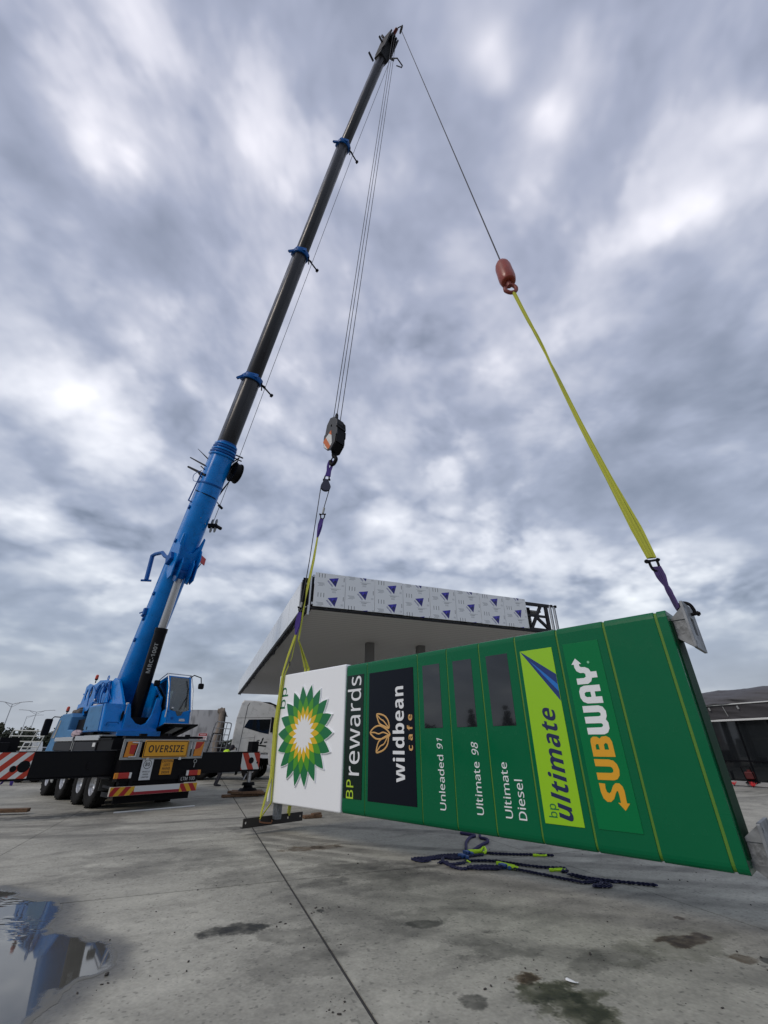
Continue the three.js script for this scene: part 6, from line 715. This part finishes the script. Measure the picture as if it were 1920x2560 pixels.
// ---------------------------------------------------------------- left background: flatbed with gates, ute, car, lamps, trees
{
  const t = thing('flatbed_trailer', 'dark flatbed trailer with pale tubular side gates behind the left outrigger', 'trailer', [-19.4, 0, -26.0], 0);
  const R = (x, y, z = 0) => V(x + 19.4, y, z), g = sub('side_gate', t); const pale = mat([0.55, 0.56, 0.52], { roughness: 0.5 });
  part('gate_frame', pipe([R(-20.62, 1.3), R(-20.36, 2.36), R(-20.30, 2.43), R(-18.62, 2.38), R(-18.53, 2.30), R(-18.75, 1.3)], 0.032), pale, g); for (const [a, b] of [[[-20.44, 2.16], [-18.58, 2.13]], [[-20.5, 1.90], [-18.62, 1.88]], [[-20.55, 1.63], [-18.7, 1.63]]]) part('rail', rod(R(...a), R(...b), 0.026), pale, g); for (const x of [-19.84, -19.03]) part('upright', rod(R(x - 0.25, 1.3), R(x, 2.4), 0.028), pale, g);
  part('bed', [bx(9, 0.22, 2.4, -1.4, 1.18, -1.1), bx(8, 0.25, 0.9, -1.4, 0.95, -1.1), bx(1.2, 0.35, 0.5, 1.2, 0.75, -0.3)], MT.black, t); for (const [x, z] of [[0.28, 0], [1.0, -0.2], [0.28, -2.1], [1.3, -2.1]]) part('wheel', [new THREE.TorusGeometry(0.34, 0.16, 10, 24).translate(x, 0.5, z), rod([x, 0.5, z - 0.05], [x, 0.5, z + 0.03], 0.2)], MT.rubber, t);
  const u = thing('white_ute', 'small white utility truck seen through the tubular gates', 'utility truck', [-30.2, 0, -40], 0.4); part('cab', exZ([[0.0, 0.6], [0.0, 1.35], [0.12, 1.95], [1.05, 1.98], [1.2, 1.4], [1.3, 0.6]], -1.7, 0, 0.08), MT.white, u); part('cab_window', exZ([[0.12, 1.4], [0.2, 1.85], [0.7, 1.86], [0.72, 1.4]], 0, 0.015), MT.glassDark, u); part('tray', [bx(3, 0.5, 1.7, -1.5, 1.0, -0.85), bx(1.3, 0.35, 1.7, 1.9, 0.95, -0.85)], MT.aluDull, u); for (const x of [-2, 1.9]) part('wheel', new THREE.TorusGeometry(0.28, 0.12, 8, 20).translate(x, 0.4, 0), MT.rubber, u);
  const c = thing('silver_car', 'silver car parked beside the blue crane cab in the distance', 'car', [-31.6, 0, -45], 0.5); part('car_body', exZ([[-2.1, 0.35], [-2.15, 0.85], [-1.3, 1.0], [2.1, 0.95], [2.15, 0.35]], -1.7, 0, 0.1), mat([0.55, 0.56, 0.57], { roughness: 0.25, metalness: 0.4 }), c); part('car_cabin', exZ([[-1.3, 0.98], [-0.6, 1.48], [1.0, 1.5], [1.7, 0.98]], -1.6, -0.1, 0.08), MT.glassDark, c); part('car_roof', exZ([[-0.62, 1.46], [-0.5, 1.53], [0.95, 1.54], [1.05, 1.46]], -1.58, -0.12, 0.02), MT.alu, c); for (const x of [-1.4, 1.4]) part('wheel', new THREE.TorusGeometry(0.24, 0.1, 8, 20).translate(x, 0.33, 0), MT.rubber, c);
  // road beyond the yard and a low barrier
  const lampLabs = ['tall double arm street lamp at the left edge, largest of the three', 'double arm street lamp nearest the crane cab', 'most distant street lamp between the two others'];
  [[-104.9, -130, 11.7, 3.9, 0.2, 2], [-130.9, -175, 12.4, 5.0, 0.25, 2], [-164.6, -215, 13.0, 5.6, 0.25, 1]].forEach(([x, z, h, l, a, n], i) => {
    const s = thing('street_lamp', lampLabs[i], 'street lamp', [x, 0, z], a); part('pole', rod([0, 0, 0], [0, h, 0], 0.16, 0.10, 8), MT.lampPole, s);
    for (const d of n === 2 ? [-1, 1] : [1]) { part('arm', [rod([0, h, 0], [d * l * 0.55, h + 0.55, 0], 0.10), rod([d * l * 0.55, h + 0.55, 0], [d * l, h + 0.72, 0], 0.09), rod([0, h - 0.8, 0], [d * l * 0.5, h + 0.45, 0], 0.06)], MT.lampPole, s); part('lamp_head', rb(1.1, 0.16, 0.35, d * (l + 0.4), h + 0.72, 0, 0.05), MT.lampPole, s); }
  });
  // roadside trees, crowns of many small leaf clumps
  const leafM = mat([0.030, 0.038, 0.022], { roughness: 0.9 }), leafM2 = mat([0.040, 0.046, 0.024], { roughness: 0.9 }), bark = mat([0.05, 0.045, 0.04], { roughness: 0.9 });
  const r = rng(404), tree = (x, z, h, w, lab, m, cone) => { const t = thing('tree', lab, 'tree', [x, 0, z], r() * 6, 'dark trees along the road behind the yard'); part('trunk', [rod([0, 0, 0], [0.1, h * 0.55, 0], 0.16, 0.08, 7), ...[0, 1, 2, 3].map(i => rod([0.05, h * (0.3 + i * 0.07), 0], [Math.cos(i * 1.7) * w * 0.3, h * (0.55 + i * 0.08), Math.sin(i * 1.7) * w * 0.3], 0.06, 0.02, 5))], bark, t); const gs = []; const N = 520; const lob = cone ? Array.from({ length: 9 }, (_, i) => [(r() - 0.5) * 0.3, h * (0.1 + i * 0.1), (r() - 0.5) * 0.3, w * 0.55 * (1 - i / 9.5)]) : Array.from({ length: 9 }, () => [(r() - 0.5) * w * 0.75, h * (0.38 + r() * 0.48), (r() - 0.5) * w * 0.75, w * (0.16 + r() * 0.14)]); for (let i = 0; i < N; i++) { const l = lob[i % 9], a = r() * 6.28, b = Math.acos(2 * r() - 1), q = l[3] * (0.6 + 0.45 * r()); const g = new THREE.TetrahedronGeometry(0.16 + r() * 0.22, 0).scale(1, 0.5, 0.8).rotateX(r() * 3).rotateY(r() * 6); gs.push(g.translate(l[0] + q * Math.sin(b) * Math.cos(a), l[1] + q * Math.cos(b) * 0.8, l[2] + q * Math.sin(b) * Math.sin(a))); } part('crown', gs, m, t).userData.kind = 'stuff'; };
  const TL = [[-74.0, -90, 6.0, 3.4], [-72.6, -91, 4.7, 4.4], [-70.6, -92, 4.3, 4.2], [-68.2, -92, 3.9, 4.4], [-66.0, -93, 3.8, 4.0], [-63.6, -92, 4.1, 4.2], [-61.0, -92, 4.0, 4.4], [-58, -92, 3.8, 4.4], [-76.6, -92, 5.2, 4.5], [-54.5, -93, 3.9, 4.6], [-71.3, -96, 4.9, 4.8], [-65, -97, 4.4, 5.2], [-59, -97, 4.3, 5]];
  const ORD = TL.map((q, i) => [q[0] / q[1], i]).sort((p, q) => q[0] - p[0]), TLAB = []; const NTH = ['first', 'second', 'third', 'fourth', 'fifth', 'sixth', 'seventh', 'eighth', 'ninth', 'tenth', 'eleventh', 'twelfth', 'thirteenth']; ORD.forEach((p, n) => { TLAB[p[1]] = p[1] === 0 ? 'tallest dark tree at the left edge of the photo' : `${NTH[n]} dark bushy tree from the left in the roadside row`; });
  TL.forEach(([x, z, h, w], i) => tree(x, z, h, w, TLAB[i], i % 2 ? leafM : leafM2));
  // row of trees west of the yard, seen mirrored in the price screens
  [[-50, -4.5, 4.0, 3.6], [-51, -1.8, 3.7, 3.6], [-50, 0.4, 3.9, 3.4], [-52, 2.9, 6.2, 2.3, 1], [-50.5, 4.8, 3.9, 3.2], [-51, 7.4, 6.6, 2.6, 1], [-50, 9.4, 4.3, 3.8], [-52, 11.6, 4.8, 4.2], [-51, 14, 4.6, 3.6], [-53, 18, 7, 3, 1]].forEach(([x, z, h, w, cn], i) => tree(x, z, h, w, `${NTH[i]} roadside tree mirrored in the dark price screens of the sign, counted from the left`, i % 2 ? leafM : leafM2, cn));
  { const gs = []; for (let i = 0; i < 2600; i++) { const x = -95 + r() * 75, z = -99 - r() * 7; gs.push(new THREE.TetrahedronGeometry(0.3 + r() * 0.35, 0).scale(1.2, 0.7, 1).rotateY(r() * 6).translate(x, 0.2 + r() * (2.6 + 0.8 * fbm(x * 0.2, 3, 3)), z)); } tag(part('scrub', gs, leafM, scene), 'dark mass of scrub behind the roadside trees', 'scrub', null, 'stuff'); }
  const bar = thing('road_barrier', 'grey rail barrier along the road behind the left trailer', 'barrier', [-40, 0, -62], 0.35); for (let i = 0; i < 14; i++) part('post', bx(0.14, 1.0, 0.14, -26 + i * 4, 0.5, 0), MT.aluDull, bar); part('rail', [bx(56, 0.32, 0.08, 0, 0.85, 0.1)], MT.aluDull, bar);
  part('road_line', new THREE.PlaneGeometry(3.6, 0.22).rotateX(-Math.PI / 2).rotateY(0.5).translate(-21.2, 0.004, -27.2), MT.white, scene); tag(scene.children[scene.children.length - 1], 'white painted line on the yard at the left edge', null, null, 'structure');
}
// ---------------------------------------------------------------- shop building being wrapped, right
{
  const t = thing('shop_building', 'shop building under construction with dark wrapped eaves and unlit glazing at right', 'building', [17.944, 0, -26.265], TURN);
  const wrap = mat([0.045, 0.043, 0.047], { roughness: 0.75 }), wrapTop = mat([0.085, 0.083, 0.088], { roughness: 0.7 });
  part('slab_edge', [bx(0.9, 0.10, 30, 0.0, 0.05, -3)], mat([0.45, 0.45, 0.43], { roughness: 0.8 }), t);
  part('wall', [bx(0.3, 3.0, 30, 3.2, 1.5, -3), bx(8, 3.0, 0.3, 4, 1.5, -17.9), bx(8, 3, 0.3, 4, 1.5, 11.9)], MT.black, t); part('ceiling', bx(8, 0.1, 30, 4, 2.95, -3), MT.black, t); part('floor', bx(8, 0.06, 30, 4.1, 0.07, -3), MT.darkSteel, t);
  for (let i = 0; i < 18; i++) { part('mullion', rb(0.08, 2.75, 0.06, 0.25, 1.47, 9 - i * 1.5, 0.005), MT.blackGloss, t); part('pane', bx(0.012, 2.7, 1.43, 0.25, 1.47, 8.25 - i * 1.5), MT.glassDark, t); }
  part('transom', bx(0.07, 0.06, 27, 0.24, 1.0, -4.2), MT.blackGloss, t);
  part('white_trim', rb(0.10, 0.09, 30, -0.02, 2.88, -3, 0.01), MT.white, t); part('ledge_trim', rb(0.12, 0.05, 30, -0.06, 3.63, -3, 0.01), MT.white, t);
  // wrapped fascia and slumped roof sheet, with folds
  const sheet = (name, w, n, m, fn, mt) => { const g = new THREE.PlaneGeometry(1, 1, n, m), p = g.attributes.position; for (let i = 0; i < p.count; i++) { const v = fn(p.getX(i) + 0.5, p.getY(i) + 0.5); p.setXYZ(i, v.x, v.y, v.z); } g.computeVertexNormals(); mt.side = THREE.DoubleSide; return part(name, g, mt, t); };
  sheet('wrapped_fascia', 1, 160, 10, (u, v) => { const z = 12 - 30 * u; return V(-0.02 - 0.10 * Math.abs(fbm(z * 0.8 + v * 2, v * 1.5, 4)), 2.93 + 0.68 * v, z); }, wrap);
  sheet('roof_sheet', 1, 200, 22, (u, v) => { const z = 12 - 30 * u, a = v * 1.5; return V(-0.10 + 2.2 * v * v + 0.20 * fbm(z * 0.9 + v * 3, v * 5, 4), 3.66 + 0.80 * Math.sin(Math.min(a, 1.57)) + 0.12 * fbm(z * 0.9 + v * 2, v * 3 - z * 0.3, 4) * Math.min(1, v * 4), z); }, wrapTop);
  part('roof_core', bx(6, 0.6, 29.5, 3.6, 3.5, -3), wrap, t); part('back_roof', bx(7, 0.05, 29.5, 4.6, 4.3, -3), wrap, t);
  const chips = []; for (const [y, z, h] of [[3.42, -0.95, 0.14], [3.18, -1.15, 0.2], [3.5, -2.55, 0.12], [3.2, -2.75, 0.22], [3.4, -4.4, 0.16], [3.2, -4.6, 0.2], [3.45, 0.6, 0.16], [3.2, 0.4, 0.2], [3.45, 2.1, 0.16]]) part('tape_patch', bx(0.02, h, 0.08, -0.14, y, z, -0.25), MT.aluDull, t); for (const z of [-1.7, -2.3, 1.4]) part('cut_line', bx(0.02, 0.5, 0.03, -0.135, 3.3, z, -0.25), z === -2.3 ? MT.black : MT.aluDull, t);
  part('roof_bundle', [rb(0.5, 0.25, 0.9, 0.9, 4.55, -1.4, 0.08), rb(0.3, 0.08, 0.7, 0.8, 4.66, -1.7, 0.03, 0.2), rb(0.3, 0.2, 0.8, 1.0, 4.52, -0.8, 0.08)], MT.darkSteel, t); part('roof_pipe', rod(V(0.7, 4.68, -1.9), V(0.7, 4.70, -1.2), 0.05), MT.white, t); part('fold_strap', [tube([[-0.2, 3.68, -1.9], [-0.05, 4.0, -1.6], [0.3, 4.35, -1.3]], 0.03, 16, 6), rb(0.06, 0.06, 0.2, -0.1, 3.85, -1.55, 0.02)], MT.black, t);
  part('door_post', [bx(0.09, 0.5, 0.09, -0.4, 0.25, -0.05, 0, 0, 0)], MT.black, t);
  const kb = part('kerb', new THREE.BoxGeometry(0.18, 0.12, 26).rotateY(TURN).translate(17.3, 0.05, -25.6), mat([0.34, 0.34, 0.33], { roughness: 0.85 }), scene); tag(kb, 'low concrete kerb in front of the shop building', null, null, 'structure');
  const e = thing('plate_compactor', 'red plate compactor standing on the slab before the dark glazing', 'compactor', [17.9, 0.06, -24.2], 0.8); part('engine', [rb(0.4, 0.32, 0.36, 0, 0.36, 0, 0.05), rod([0.05, 0.5, 0], [0.05, 0.6, 0], 0.08)], mat([0.09, 0.006, 0.006], { roughness: 0.6 }), e); part('base_plate', [rb(0.75, 0.06, 0.5, 0.1, 0.06, 0, 0.02), rb(0.3, 0.14, 0.4, 0.1, 0.15, 0, 0.02)], MT.black, e); part('handle', pipe([[-0.2, 0.2, 0.18], [-0.65, 0.75, 0.18], [-0.65, 0.75, -0.18], [-0.2, 0.2, -0.18]], 0.02), MT.black, e);
  const mk = (x, z, s, lab) => { const m = thing('ground_marker', lab, 'marker', [x, 0, z], s * 2, 'red bristle ground markers near the shop'); const gs = [], rr = rng(Math.round(x * 10)); for (let i = 0; i < 26; i++) { const a = rr() * 6.28; gs.push(rod([0, 0.02, 0], [Math.cos(a) * 0.2 * rr() * s, 0.08 + rr() * 0.16 * s, Math.sin(a) * 0.2 * s], 0.012, 0.006, 4)); } part('bristles', gs, mat([0.85, 0.05, 0.06], { roughness: 0.6 }), m).userData.kind = 'stuff'; part('pin', rod([0, -0.02, 0], [0, 0.06, 0], 0.02), MT.black, m); };
  mk(17.05, -24.3, 0.65, 'small red bristle marker beside the edge of the green sign'); mk(17.35, -23.5, 0.95, 'larger red bristle marker below the red compactor');
}
renderer.render(scene, camera);
